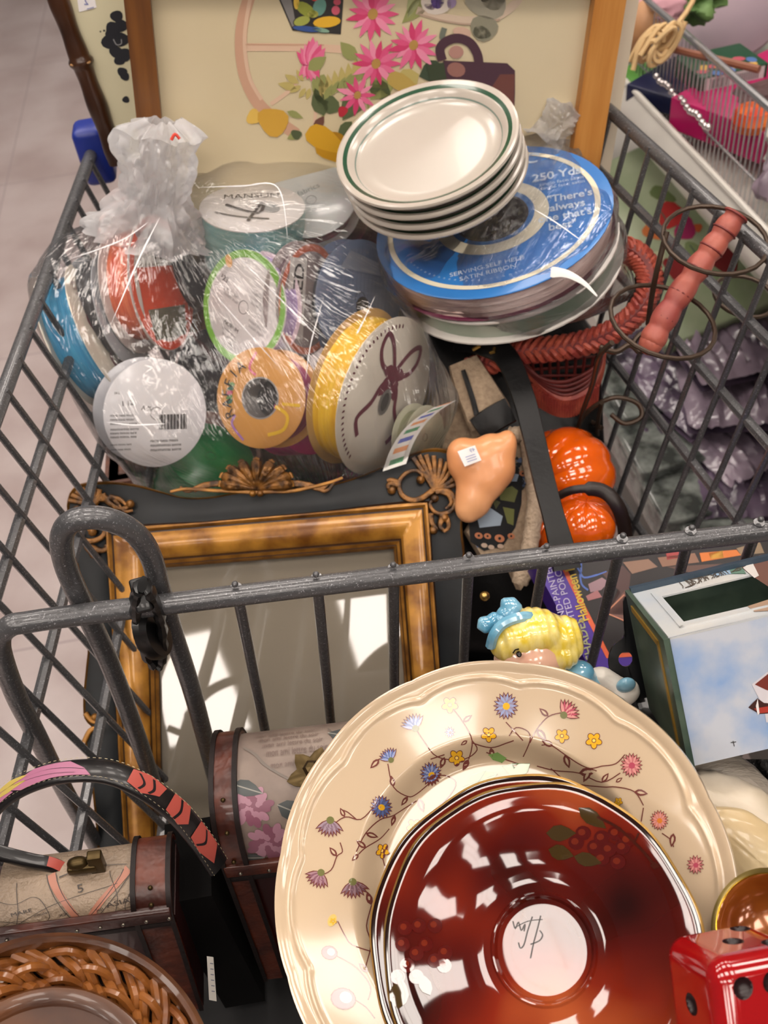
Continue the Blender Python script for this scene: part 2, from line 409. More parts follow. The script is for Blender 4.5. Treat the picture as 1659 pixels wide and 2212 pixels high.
# leaves
for a, c, ww, m in [((930, -10), (868, 50), .2, olive), ((905, -30), (880, 40), .18, pt('#a4a878', .5)), ((770, 130), (735, 90), .3, olive), ((700, 250), (680, 190), .3, dgr), ((735, 240), (678, 205), .3, dgr),
                    ((760, 262), (730, 300), .3, dgr), ((800, 175), (845, 215), .35, dgr), ((845, 165), (800, 215), .35, olive), ((780, 190), (740, 260), .3, dgr), ((905, 160), (850, 185), .4, gold),
                    ((960, 145), (905, 165), .45, pt('#3d4a38', .5)), ((620, 240), (655, 255), .2, olive), ((700, 160), (680, 210), .35, olive), ((650, 285), (620, 300), .3, olive), ((680, 280), (700, 250), .3, pt('#6a4438', .5))]:
    D.leaf(a, c, ww, m, 3)
for i in range(7):
    x, y = 700+i*14, 215-i*8
    D.leaf((x, y), (x-8+i, y-48), .18, gold, 3); D.leaf((x, y), (x+18, y-34), .18, olive, 3.2)
for x, y, u, v in [(640, 190, 600, 180), (645, 180, 615, 160), (655, 175, 640, 150), (650, 185, 625, 200), (660, 190, 645, 212), (670, 190, 662, 215)]: D.leaf((x, y), (u, v), .22, gold, 3)
D.strip([(690, 285), (700, 230), (690, 180), (672, 120)], 5, olive, 2.5); D.strip([(800, 260), (790, 200), (770, 130), (740, 95)], 5, olive, 2.5)
# daisies
for c, r, n, sq in [((805, 30), 62, 15, 1), ((893, 97), 56, 15, 1), ((812, 137), 56, 14, 1), ((772, 205), 44, 11, 1)]:
    D.daisy(c, r, n, pk, core, 4, sq, .15, rc=.17)
for q in range(8):
    D.leaf((672, 150), (640+q*9, 78+abs(q-4)*8), .18, pk[q % 3], 4+.1*q)
for q in range(6): D.leaf((672, 130), (645+q*9, 176-abs(q-3)*4), .2, pk[(q+1) % 3], 4+.1*q)
D.leaf((665, 150), (705, 122), .3, olive, 5)
# yellow roses
for c, a, bb, h in [((590, 262), 34, 30, '#c79a38'), ((580, 255), 22, 18, '#dbb458'), ((548, 252), 15, 17, '#d8b254'), ((600, 268), 18, 20, '#b88628'), ((700, 300), 46, 24, '#c9981f'), ((715, 322), 34, 26, '#b8860f'), ((690, 296), 20, 12, '#dab048'), ((728, 296), 22, 10, '#a9780f'), ((640, 290), 12, 10, '#4c5638'), ((870, 180), 40, 18, '#b59a50'), ((740, 240), 10, 12, '#b02838'), ((868, 205), 12, 14, '#b02838')]:
    D.ell(c, a, bb, .5, pt(h, .5), 4+len(h)*.01+a*.01, wob=.12)
# basket with lace, watering can / teapot shapes
D.strip([(900, 22), (950, 36), (1010, 44), (1070, 36), (1110, 10), (1130, -20)], 18, pt('#cdb8a2', .5), 3)
D.strip([(905, 30), (960, 45), (1020, 52), (1080, 42)], 4, pt('#b39a86', .5), 4)
for c, a, bb, h in [((940, 5), 34, 26, '#d8ccc0'), ((945, 2), 15, 16, '#5c4684'), ((975, 6), 10, 12, '#9a86a8'), ((928, 14), 12, 6, '#7d5c8a'), ((1050, 5), 46, 34, '#9c9684'), ((1065, -5), 28, 26, '#8a8472'), ((1045, 60), 30, 28, '#8a8672'), ((1040, 70), 20, 14, '#6f6e5a'), ((998, 70), 20, 12, '#caa894')]:
    D.ell(c, a, bb, .3, pt(h, .5), 4.5, wob=.06)
D.strip([(960, 60), (955, 80), (965, 95)], 12, pt('#6a7064', .5), 4)
brn, brn2 = pt('#4a2f3a', .5), pt('#6c4038', .5)
D.strip([(955, 130), (950, 105), (965, 88), (990, 82), (1015, 92), (1030, 115), (1034, 135)], 20, brn, 5)
D.poly([(958, 130), (1095, 136), (1112, 152), (1112, 200), (1108, 300), (930, 300), (925, 200)], brn, 4.6)
D.poly([(1080, 160), (1111, 160), (1109, 240), (1090, 240), (1060, 190)], brn2, 5)
D.ell((985, 112), 16, 14, 0, pt('#b08478', .5), 4.4); D.ell((985, 150), 20, 16, .2, pt('#93665c', .5), 5.5)
D.poly([(920, 140), (958, 134), (965, 175), (930, 178)], pt('#39432f', .5), 6)
b.build('print', pic)
# pale board and another frame edge behind it
M2 = frame(o0-pn*.022, PXd, pn)
b = MB(); b.box(M2, L1+.05, (M2.inverted() @ PP(1357, 150, o0-pn*.02, pn)).x, BOT, TOP-.02, -.01, .0, mat('pale_board', '#c9bda8', .6))
tag(b.build('mounted_board', smooth=False), 'pale cream board standing behind the right side of the wood framed picture', 'board')
# bamboo framed picture leaning at the left
bn = pn
o1 = o0-pn*.04+V((-.05, .0, 0))
bxd = (PP(245, 340, o1, bn)-PP(118, 0, o1, bn)).normalized()
BM = frame(PP(262, 350, o1, bn), -bxd, bn)   # local x runs up the frame
bpic = thing('framed_picture', 'cream picture with black silhouettes in a dark bamboo frame leaning behind the big picture', 'picture', frame(BM @ V((0, 0, 0)), V((1, 0, 0)), bn))
bam = mat('dark_bamboo', '#2c1609', .3, col2='#5a341a', scale=10, stretch=(1, 1, 1), contrast=(.4, .75), coat=.3)
p0, p1 = PP(256, 352, o1, bn), PP(104, -60, o1, bn)
b = MB(); n = 60
b.tube([p0.lerp(p1, i/n) for i in range(n+1)], [.0085+(.0018 if i in (33, 34) else 0)+.0006*math.sin(i*.4) for i in range(n+1)], bam, 12)
q = p0.lerp(p1, 33.6/60); b.ball(q+bn*.006, (.009, .004, .0022), mat('bamboo_node', '#a3794a', .4), n=8)
tag(b.build('frame_rail', bpic), 'dark bamboo rail with a pale node')
b = MB()
cr2 = mat('ivory_print', '#cfc8a8', .4)
pts = [PP(x, y, o1, bn) for x, y in ((262, 345), (112, -70), (420, -70), (420, 345))]
inv = BM.inverted(); pl = [inv @ p for p in pts]
b.prism([(p.x, p.y) for p in pl], cr2, BM, -.006, -.002)
Dm = frame(BM @ V((0, 0, -.002)), -bxd, bn); D = Deco(b, pxfn(Dm, .0003))
blk = pt('#23242a', .4)
for c, r in [((252, 35), 14), ((245, 62), 17), ((262, 55), 15), ((238, 90), 19), ((262, 85), 17), ((250, 112), 14), ((268, 118), 16), ((258, 130), 12), ((264, 155), 11), ((270, 165), 10), ((240, 72), 13), ((272, 215), 8), ((225, 66), 2.5), ((231, 64), 2), ((217, 68), 2)]:
    D.ell(c, r, r*.9, .3, blk, 1+r*.02, wob=.08)
D.strip([(245, 84), (252, 96), (262, 94), (262, 84)], 2, pt('#9a9a9c', .4), 3)
b.build('print', bpic)
b = MB(); D = Deco(b, pxfn(Dm, .0006))
D.poly([(166, -8), (204, -8), (209, 16), (171, 26)], pt('#e8e4e4', .5), 1)
D.text('2', (187, 2), -22, 0, pt('#5a64a8', .5), 2); D.strip([(188, 19), (203, 15)], 2, pt('#8a90b8', .5), 2)
tag(b.build('price_sticker', bpic), 'white price sticker with blue print')
# dark wooden drawer box low at the left of the basket
dbm = mat('red_brown_wood', '#4a2413', .4, col2='#6a3820', scale=12, stretch=(1, 8, 8), detail=6)
bx = MB(); A = P(208, 1045, z=.75); M = Matrix.Translation(A+V((.012, .0, -.15)))
for x0, x1, y0, y1 in ((0, .010, 0, .12), (.010, .15, .11, .12), (.14, .15, 0, .12), (0, .15, 0, .008)): bx.box(M, x0, x1, y0, y1, 0, .15, dbm)
bx.box(M, -.004, .154, -.004, .124, .142, .15, dbm); bx.box(M, .016, .134, .014, .106, .15, .156, dbm)
tag(bx.build('wooden_box', smooth=False), 'reddish brown wooden box standing under the ribbon bag against the left cart side', 'box')

# ------------------------------------------------------------------ store shelves to the right of the cart
white_m = mat('shelf_white_enamel', '#c9c5bd', .3, coat=.3)
gcol = mat('gondola_grey', '#77736f', .5)
zl = .80
E0, E1 = P(1352, 218, z=zl), P(1659, 553, z=zl)
sdir = (E1-E0).normalized(); sin_ = V((0, 0, 1)).cross(sdir); sin_ = sin_ if sin_.x > 0 else -sin_   # into the shelf
SM = frame(E0, sdir, V((0, 0, 1)))
def sh(u, v, z): return E0 + sdir*u + sin_*v + V((0, 0, z))
def shpx(px, py, z): 
    p = P(px, py, z=zl+z)-E0; return p.dot(sdir), p.dot(sin_)
SMx = Matrix((( sdir.x, sin_.x, 0, E0.x), (sdir.y, sin_.y, 0, E0.y), (0, 0, 1, E0.z), (0, 0, 0, 1)))
gd = thing('shelving_unit', 'white metal store shelving unit with a wire fence lip beside the cart', 'shelf', Matrix.Translation(sh(.3, .25, -zl)))
b = MB(); b.box(SMx, -.9, 1.1, .004, .6, -.03, -.006, white_m); b.build('shelf_board', gd, False)
b = MB(); b.grid(lambda u, v: sh(-.9+2*u, -.012*math.sin(v*math.pi), .022-.06*v) , 2, 10, white_m)
b.grid(lambda u, v: sh(-.9+2*u, .003-.01*0, .022-.06*v), 2, 1, white_m)
b.tube([sh(-.9, 0, .024), sh(1.1, 0, .024)], .004, white_m, 8)
b.build('price_channel', gd)
b = MB(); wl = .115
b.tube([sh(-.9, .03, wl), sh(1.1, .03, wl)], .0045, mat('chrome_wire', '#b8b8ba', .25, .8), 8)
for i in range(190): b.tube([sh(-.9+i*.0106, .03, -.004), sh(-.9+i*.0106, .03, wl)], .0011, mat('chrome_wire', '#b8b8ba', .25, .8), 5)
b.tube([sh(-.9, .03, .03), sh(1.1, .03, .03)], .0018, mat('chrome_wire', '#b8b8ba', .25, .8), 6)
b.build('wire_fence', gd)
b = MB(); b.box(SMx, -.9, 1.1, .05, .6, -.52, -.49, white_m); b.build('shelf_board', gd, False)
b = MB(); b.box(SMx, -.9, 1.1, .04, .6, -.80, -.68, gcol); b.build('base_plinth', gd, False)
b = MB(); b.box(SMx, -.9, 1.1, .58, .60, -.8, .9, mat('pegboard', '#3a3432', .7, col2='#55504c', scale=9)); b.build('back_panel', gd, False)
b = MB(); b.box(SMx, 1.08, 1.1, 0.02, .6, -.8, .02, gcol); b.build('side_upright', gd, False)
# goods on the upper shelf
def on(px, py, z=.02): return P(px, py, z=zl+z)
def bagsurf(fn, n, m): b = MB(); b.grid(fn, n, n, m); return b
t = thing('round_box', 'shiny purple grey round platter standing among goods on the upper shelf', 'platter', on(1560, 90, .05))
M, r = disc(1530, 40, 175, 110, 20, 1.42); b = MB()
b.lathe([(0, 0), (r*.7, 0), (r, .008), (r, .004), (r*.7, -.004), (0, -.004)], mat('purple_grey_foil', '#6d5c66', .35, .2, col2='#826a72', scale=3), M, 48); b.build('platter_body', t)
b = MB(); D = Deco(b, flatfn(M)); D.poly([(-.008, .02), (.012, .026), (.010, .036), (-.010, .030)], pt('#cfc8cc'), 2); tag(b.build('sticker', t), 'small white sticker')
b = MB(); M, r = disc(1500, 85, 185, 95, 25, 1.48)
b.lathe([(0, 0), (r*.8, 0), (r, .012), (r*1.01, .010), (r*.8, -.004), (0, -.004)], mat('aqua_plastic', '#5fb8a6', .35), M, 48)
tag(b.build('plate', smooth=True), 'aqua green plastic plate under the purple grey platter', 'plate')
def box_at(px, py, z, sx, sy, sz, rot, m): 
    M = Matrix.Translation(on(px, py, z)) @ Matrix.Rotation(rot, 4, 'Z'); bb = MB(); bb.rbox(M, sx, sy, sz, .002, m); return bb, M
t = thing('card_game_box', 'small dark green box with a white barcode end on the upper shelf', 'box', on(1560, 150, .03))
b, M = box_at(1555, 150, .06, .045, .035, .012, .12, mat('dark_green_card', '#1c4630', .4)); b.build('carton', t)
b = MB(); D = Deco(b, lambda u, v, l: M @ V((u, v, .0122+l*.0002)))
for i in range(12): D.ell((-.035+i*.006, -.02+.012*math.sin(i*2.3)), .008, .006, i, pt(['#b04a5c', '#c8a050', '#4a6aa0'][i % 3]), 1+i*.1)
D = Deco(b, lambda u, v, l: M @ V((u, -.0352-l*.0002, v)))
D.poly([(-.04, -.010), (.04, -.010), (.04, .010), (-.04, .010)], pt('#cfc8c8'), 1)
for i in range(22): D.poly([(-.032+i*.003, -.004), (-.0305+i*.003, -.004), (-.0305+i*.003, .007), (-.032+i*.003, .007)], pt('#3a3638'), 2) if i not in (8, 9) else None
tag(b.build('label', t), 'white barcode label and printed top')
b, M = box_at(1650, 225, .035, .09, .07, .02, .5, mat('magenta_card', '#b0115c', .35)); tag(b.build('flat_box'), 'bright magenta flat box on the upper shelf right of the barcode box', 'box')
b = MB(); b.lathe([(0, 0), (.021, 0), (.024, .010), (.019, .022), (.0, .025)], mat('red_orange_plastic', '#c02a1a', .35, col2='#d8742a', scale=30), Matrix.Translation(on(1622, 275, .05)), 24)
tag(b.build('plastic_tub'), 'red and orange plastic tub on the magenta box', 'tub')
b = MB(); b.ball(on(1395, 60, .08), (.034, .03, .036), mat('tan_clay', '#a87a52', .5), n=14); tag(b.build('clay_pot'), 'round tan clay pot behind the raffia bow on the upper shelf', 'pot')
b = MB(); c0 = on(1420, 95, .12)
raf = mat('raffia_straw', '#c8a878', .7)
for i in range(11):
    a = i*2.4; pts = [c0+V((.022*math.cos(a+t*3)*(.3+t), .014*math.sin(a*1.7+t*2), .020*math.sin(a+t*4)*(.4+t))) for t in (0, .25, .5, .75, 1)]
    b.tube(curve(pts, 4), .003, raf, 6)
b.tube(curve([c0, c0+V((.05, .03, .03)), c0+V((.08, .08, .09))], 5), .003, raf, 6)
tag(b.build('raffia_bow'), 'straw coloured raffia bow at the edge of the upper shelf', 'bow')
b = MB(); b.tube([on(1450, 105, .11), on(1640, 150, .11)], .0045, mat('copper_stick', '#7d4a34', .5), 8); tag(b.build('wooden_dowel'), 'thin reddish brown stick lying over the barcode box', 'stick')
def crinkle(name, label, cat, c, rad, m, seed, amp=.25, n=26):
    b = MB()
    b.ball(c, rad, m, n=n, fn=lambda p: 1+amp*(noise.noise(p*2.2+V((seed, 0, 0)))+.5*abs(noise.noise(p*5+V((0, seed, 0))))))
    return tag(b.build(name), label, cat)
crinkle('fabric_flower', 'pink fabric flower at the back of the upper shelf', 'flower', on(1425, 18, .10), (.035, .03, .022), pt('#b98a94', .8), 3)
crinkle('artificial_plant', 'green artificial plant at the back of the upper shelf', 'plant', on(1490, -2, .10), (.04, .035, .025), mat('plant_green', '#4a6a34', .6, col2='#6a8a50', scale=30), 5, .5)
crinkle('fabric_bundle', 'dark brown fabric bundle behind the wire fence', 'fabric', on(1570, 245, .04)+sin_*.06, (.06, .035, .025), mat('dark_brown_cloth', '#3c2a2c', .7, col2='#5a3c3c', scale=12), 8)
crinkle('plastic_bag', 'white plastic bag on the upper shelf at the right edge', 'bag', on(1680, 325, .06)+sin_*.05, (.055, .05, .04), mat('white_film', '#d2cdc8', .25), 11)
crinkle('plastic_bag', 'lilac grey wrapped bundle pressed against the wire fence', 'bag', on(1665, 400, .04)+sin_*.04, (.05, .035, .035), mat('lilac_film', '#8c7c88', .22, col2='#54485a', scale=14), 12)
b, M = box_at(1385, 165, .01, .03, .03, .006, .3, pt('#5a9a3a')); tag(b.build('flat_box'), 'lime green flat box behind the wire fence', 'box')
b, M = box_at(1480, 185, .02, .06, .05, .012, .6, pt('#141a3c')); tag(b.build('flat_box'), 'navy blue flat box behind the wire fence', 'box')
b = MB(); b.ball(P(1583, 400, x=.545), (.006, .006, .016), pt('#b01818'), n=8); b.ball(P(1585, 425, x=.55), (.006, .006, .014), pt('#3c2c5c'), n=8)
tag(b.build('toy_figure'), 'tiny red and purple toy behind the wire fence', 'toy')
# beads strings caught on the fence
for px0, py0, px1, py1, n, nm in ((1418, 165, 1530, 275, 18, 'silver bead string hanging on the wire fence'), (1530, 375, 1605, 458, 8, 'string of clear beads along the shelf lip')):
    b = MB()
    for i in range(n):
        s_ = i/(n-1); p = P(px0+(px1-px0)*s_, py0+(py1-py0)*s_+4*math.sin(i*1.3), x=.49); b.ball(p, .0042, mat('silver_bead', '#d8d0d0', .12, .8), n=6)
    tag(b.build('bead_string'), nm, 'beads')
# goods on the lower shelf
zz = -.49
def low(px, py, z): return P(px, py, z=z)
lil = mat('lilac_film_pack', '#6f5f74', .25, col2='#2a2430', scale=9, contrast=(.4, .6), coat=.4)
lil2 = mat('lilac_pale_pack', '#a392a2', .25, col2='#3a3040', scale=10, contrast=(.35, .7), coat=.4)
for i, (px, py, z, lab) in enumerate([(1560, 700, .50, 'dark lilac packet behind the wire rings'), (1480, 800, .44, 'topmost lilac packet below the wire rings'), (1590, 800, .46, 'crumpled lilac packet with black gaps, right of the top one'), (1440, 875, .40, 'pale lilac packet with a light face on the lower shelf'),
                                     (1560, 900, .41, 'dark purple packet in the middle of the lower pile'), (1610, 985, .39, 'purple packet at the right edge of the lower pile'), (1490, 960, .37, 'striped lilac packet at the left of the lower pile'), (1600, 1060, .36, 'lilac packet with a punched hole near the cart rail')]):
    c = low(px, py, z); bb = MB(); M = frame(c, sdir, V((0, 0, 1))) @ Matrix.Rotation(.3*math.sin(i*2.1), 4, 'Z')
    sd = i*3.7
    def f(u, v, sd=sd, M=M):
        x, y = (u-.5)*2, (v-.5)*2; e = (1-x**6)*(1-y**6)
        return M @ V((x*.12, y*.085, .016*e+.012*e*noise.noise(V((x*1.3+sd, y*7, sd)))+.006*noise.noise(V((x*9, y*14, sd)))))
    bb.grid(f, 34, 34, lil if i % 2 else lil2)
    bb.grid(lambda u, v: M @ V(((u-.5)*.24, (v-.5)*.17, -.012)), 4, 4, lil)
    tag(bb.build('wrapped_packet'), lab, 'packet', 'lilac packets on the lower shelf')
# clear boxes in a row on the lower shelf edge
clear = mat('cloudy_clear_plastic', '#8f9590', .12, col2='#3c403e', scale=26, contrast=(.38, .62), coat=.6, bump=.4, bscale=40)
for i, (px, py, z) in enumerate([(1365, 850, .40), (1400, 960, .38), (1450, 1060, .36), (1520, 1130, .35)]):
    M = frame(low(px, py, z), sdir, V((0, 0, 1))); bb = MB(); bb.rbox(M, .085, .045, .03, .006, clear)
    bb.rbox(M @ Matrix.Translation((0, 0, .032)), .088, .048, .004, .003, clear)
    bb.tube([M @ V((-.085, sg*.03, .038)) for sg in (-1, 1)], .003, clear, 6); bb.tube([M @ V((-.085, -.046, .03)), M @ V((.085, -.046, .03))], .004, clear, 6)
    tag(bb.build('storage_box'), ['cloudy clear plastic box furthest along the lower shelf edge', 'second clear plastic box from the far end of the lower shelf edge', 'third clear plastic box from the far end of the lower shelf edge', 'nearest clear plastic box on the lower shelf edge by the cart rail'][i], 'box', 'clear plastic boxes')
# pale green floral bag between the cart and the shelf
gm = P(1465, 500, z=.60)
t = thing('gift_bag', 'pale green floral gift bag below the shelf lip beside the right cart side', 'bag', gm)
M = frame(gm, sdir, (EYE-gm).normalized()*.6+V((0, 0, .6)))
b = MB()
gb = mat('pale_green_print', '#8fa07c', .35, col2='#a8b294', scale=16)
b.rbox(M @ Matrix.Translation((0, 0, -.02)), .16, .09, .016, .006, gb); b.build('bag_body', t)
b = MB(); D = Deco(b, pxfn(M @ Matrix.Translation((0, 0, -.0035)), .0004))
for c, a, bb_, h in [((1450, 465), 28, 30, '#b02828'), ((1480, 495), 22, 26, '#9c2058'), ((1412, 500), 26, 18, '#c87038'), ((1395, 535), 10, 8, '#c86838'), ((1507, 492), 10, 9, '#c05a30'), ((1470, 585), 40, 22, '#8a1c20'), ((1560, 560), 40, 26, '#7a1c20'), ((1430, 420), 30, 14, '#6a7a4c'), ((1500, 540), 26, 14, '#7a8a5c'), ((1420, 560), 14, 20, '#c0c4a0')]:
    D.ell(c, a, bb_, .4, pt(h), 1+a*.02, wob=.15)
for c in ((1440, 520), (1490, 530), (1425, 455)): D.strip([c, (c[0]+12, c[1]+18), (c[0]+10, c[1]+34)], 3, pt('#4a5a4c'), 2)
tag(b.build('flower_print', t), 'red, magenta and orange flowers')
# ------------------------------------------------------------------ black and gold ornate frame leaning behind the gate
FD = .84
fo = P(575, 1120, FD); fz = (-CF + CU*math.tan(math.radians(5))).normalized()
FMt = frame(fo, CX, fz)
def fl(px, py): q = FMt.inverted() @ PP(px, py, fo, fz); return q.x, q.y
blackp = mat('black_painted_wood', '#0b0d0f', .42, spec=.3, col2='#14181b', scale=30, bump=.1, bscale=80)
gilt = mat('aged_gilt', '#a8742e', .34, .35, col2='#5c3814', scale=55, contrast=(.35, .7), detail=6, bump=.3, bscale=140)
giltleaf = mat('mottled_gold_leaf', '#b98232', .3, .25, col2='#6b3f12', scale=42, contrast=(.38, .68), detail=7, coat=.25)
brz = mat('bronze_carving', '#8a5c28', .36, .35, col2='#3a2410', scale=120, contrast=(.4, .62), bump=.5, bscale=260)
umber = mat('umber_line', '#2a1608', .4)
of = thing('ornate_picture_frame', 'black and gold ornate carved frame with grey glass leaning behind the cart gate', 'picture frame', FMt)
topc = [(150, 1065), (165, 1048), (200, 1040), (250, 1040), (300, 1048), (350, 1062), (400, 1074), (455, 1073), (520, 1062), (600, 1058), (700, 1048), (760, 1034), (820, 1010), (870, 985), (930, 968), (975, 974), (1000, 1002)]
rgt = [(1000, 1002), (1010, 1035), (1006, 1075), (1000, 1110), (999, 1150), (1004, 1190), (1006, 1260), (1008, 1400), (1012, 1480), (1004, 1530), (1000, 1560), (1010, 1600), (1012, 1700), (1020, 1800), (1030, 1900), (1035, 1980), (1030, 2040)]
bot = [(1030, 2040), (990, 2062), (900, 2050), (800, 2010), (700, 2000), (600, 2000), (450, 2010), (350, 2050), (250, 2068), (215, 2050)]
lft = [(215, 2050), (200, 2000), (205, 1900), (212, 1850), (205, 1760), (196, 1680), (186, 1620), (183, 1590), (200, 1572), (182, 1550), (180, 1500), (186, 1440), (190, 1380), (176, 1290), (168, 1230), (156, 1180), (162, 1150), (148, 1118), (144, 1090), (150, 1065)]
def resamp(pts, n):
    c = curve([(p[0], p[1], 0) for p in pts], 8); L = [0]
    for i in range(1, len(c)): L.append(L[-1]+(c[i]-c[i-1]).length)
    out = []; k = 0
    for i in range(n):
        t = L[-1]*i/n
        while k < len(L)-2 and L[k+1] < t: k += 1
        out.append(c[k].lerp(c[k+1], (t-L[k])/max(1e-9, L[k+1]-L[k])))
    return out
def rect(a, b_, c, d, n):
    cs = [a, b_, c, d]; out = []
    for i in range(4):
        p, q = cs[i], cs[(i+1) % 4]
        for k in range(n[i]): out.append(V((p[0]+(q[0]-p[0])*k/n[i], p[1]+(q[1]-p[1])*k/n[i], 0)))
    return out
ns = (80, 60, 60, 80)
outer = [p for pts, n in zip((topc, rgt, bot, lft), ns) for p in resamp(pts, n)]
A = rect((238, 1150), (918, 1092), (985, 1955), (285, 1990), ns)      # outside of the gold band
B = rect((338, 1228), (850, 1186), (905, 1865), (352, 1900), ns)      # glass opening
def inset(loop, t, tgt): return [p.lerp(q, t) for p, q in zip(loop, tgt)]
loops = [(outer, -.016, blackp), (outer, 0, gilt), (inset(outer, .035, A), .0035, gilt), (inset(outer, .07, A), .001, blackp), (inset(outer, .5, A), -.001, blackp), (inset(outer, .9, A), .003, umber), (inset(outer, .95, A), .0065, gilt), (A, .007, gilt),
         (inset(A, .06, B), .005, umber), (inset(A, .11, B), .006, giltleaf), (inset(A, .4, B), .0075, giltleaf), (inset(A, .70, B), .004, giltleaf), (inset(A, .76, B), .001, umber), (inset(A, .82, B), .003, gilt), (inset(A, .9, B), .001, umber), (inset(A, .93, B), .002, gilt), (B, -.001, umber), (B, -.006, umber)]
b = MB(); vs = []; n = len(outer)
base = 0
for lp_, z, m in loops:
    for p in lp_:
        x, y = fl(p.x, p.y); b.v.append(FMt @ V((x, y, z)))
for i in range(len(loops)-1):
    for k in range(n):
        b.f.append((i*n+k, i*n+(k+1) % n, (i+1)*n+(k+1) % n, (i+1)*n+k)); b.m.append(b.mi(loops[i][2]))
b.build('moulding', of)
b = MB(); q = [fl(*p) for p in ((330, 1215), (860, 1175), (915, 1875), (345, 1910))]
b.prism(q, mat('grey_glass', '#6f685c', .03, spec=.85, col2='#7a7265', scale=2), FMt, -.010, -.006)
b.build('glass', of, False)
b = MB(); q = [fl(*p) for p in ((200, 1120), (960, 1050), (1000, 2000), (230, 2030))]
b.prism(q, mat('backing_board', '#3a2a1c', .8), FMt, -.016, -.0105); b.build('backing', of, False)
def F3(px, py, z=0): x, y = fl(px, py); return FMt @ V((x, y, z))
def carve(b, pts, r0, r1, z=.003, m=None, flat=.7): 
    c = curve([F3(u, v, z) for u, v in pts], 5); N = len(c)
    b.tube(c, [(r0+(r1-r0)*i/(N-1)) for i in range(N)], m or brz, 8, flat=flat, up=fz)
# shell at the top
b = MB()
for i in range(9):
    q = math.radians(168-i*19.5); L = 62+16*math.sin(math.radians(i*22.5)); cx, cy = 556, 1058
    tx, ty = cx+L*math.cos(q)*1.28, cy-L*math.sin(q)*.80
    c = [F3(cx+(tx-cx)*t, cy+(ty-cy)*t, .004+.004*math.sin(t*2.6)) for t in (0, .25, .5, .75, .92, 1)]
    b.tube(c, [.001, .0022, .0035, .0047, .0042, .002], brz, 9, up=fz)
    b.tube([F3(tx-6*math.sin(q), ty-6*math.cos(q), .007), F3(tx, ty-3, .0075), F3(tx+6*math.sin(q), ty+6*math.cos(q), .007)], .0013, gilt, 6)
for sg in (-1, 1):
    for k in range(4): carve(b, [(556+sg*18, 1056), (556+sg*(60+k*14), 1046-k*3+k*k), (556+sg*(105+k*14), 1050+k*4), (556+sg*(135+k*10), 1062-k*3-(10 if sg > 0 else 0))], .0032-.0003*k, .0012, .004)
    carve(b, [(556, 1066), (556+sg*30, 1064), (556+sg*80, 1062), (556+sg*150, 1058-(12 if sg > 0 else 0)), (556+sg*185, 1058-(24 if sg > 0 else -6))], .0018, .0012, .006, gilt)
    b.ball(F3(556+sg*8, 1068, .007), .0028, gilt, n=7)
b.build('shell_ornament', of)
def corner(nm, fan, fans, curls, drops):
    b = MB()
    for (tx, ty) in fans: carve(b, [fan, ((fan[0]+tx)/2+2, (fan[1]+ty)/2), (tx, ty)], .0014, .0022, .004)
    for c in curls: carve(b, c, .0026, .0012, .005)
    for c in drops: b.ball(F3(c[0], c[1], .004), (.0036, .0036, .0036), brz, n=8)
    b.build(nm, of)
corner('corner_ornament', (938, 1062), [(892, 990), (905, 985), (920, 984), (936, 986), (952, 992), (966, 1000), (978, 1012), (988, 1030), (992, 1045)],
       [[(935, 1060), (915, 1075), (890, 1082), (868, 1070), (862, 1045), (875, 1025), (897, 1018), (912, 1028), (905, 1042)],
        [(862, 1050), (845, 1046), (838, 1052), (850, 1062)], [(862, 1045), (845, 1038), (836, 1040)],
        [(940, 1064), (965, 1062), (982, 1080), (978, 1100), (960, 1110), (940, 1108), (928, 1092), (935, 1080)],
        [(950, 1062), (968, 1070), (974, 1088), (962, 1100)], [(930, 1110), (932, 1130), (942, 1145), (930, 1150)], [(950, 1112), (965, 1122), (968, 1140), (958, 1150)], [(955, 1120), (950, 1138), (962, 1150)]],
       [(908, 1038), (938, 1078), (936, 1146), (960, 1120), (846, 1060)])
corner('corner_ornament', (205, 1092), [(152, 1082), (158, 1070), (168, 1062), (180, 1056), (193, 1052), (206, 1052), (218, 1058)],
       [[(205, 1092), (225, 1070), (222, 1080), (245, 1078), (258, 1090), (270, 1105), (290, 1104)], [(225, 1070), (240, 1088), (262, 1100), (280, 1096), (285, 1088)], [(240, 1075), (262, 1080), (275, 1092)],
        [(175, 1150), (180, 1165), (200, 1170), (222, 1162), (230, 1145), (215, 1132), (195, 1136), (196, 1148)], [(190, 1180), (200, 1195), (205, 1200)], [(200, 1182), (220, 1190), (235, 1185), (230, 1178)], [(168, 1095), (175, 1112), (190, 1120), (200, 1108)]],
       [(203, 1150), (206, 1198), (284, 1090), (205, 1092)])
b = MB(); carve(b, [(186, 1540), (200, 1556), (214, 1558), (208, 1548)], .0022, .0016, .003, gilt); carve(b, [(184, 1602), (196, 1578), (212, 1572), (214, 1582)], .0022, .0016, .003, gilt); b.ball(F3(208, 1548, .004), .003, gilt, n=7); b.ball(F3(213, 1580, .004), .003, gilt, n=7)
b.build('side_scroll', of)

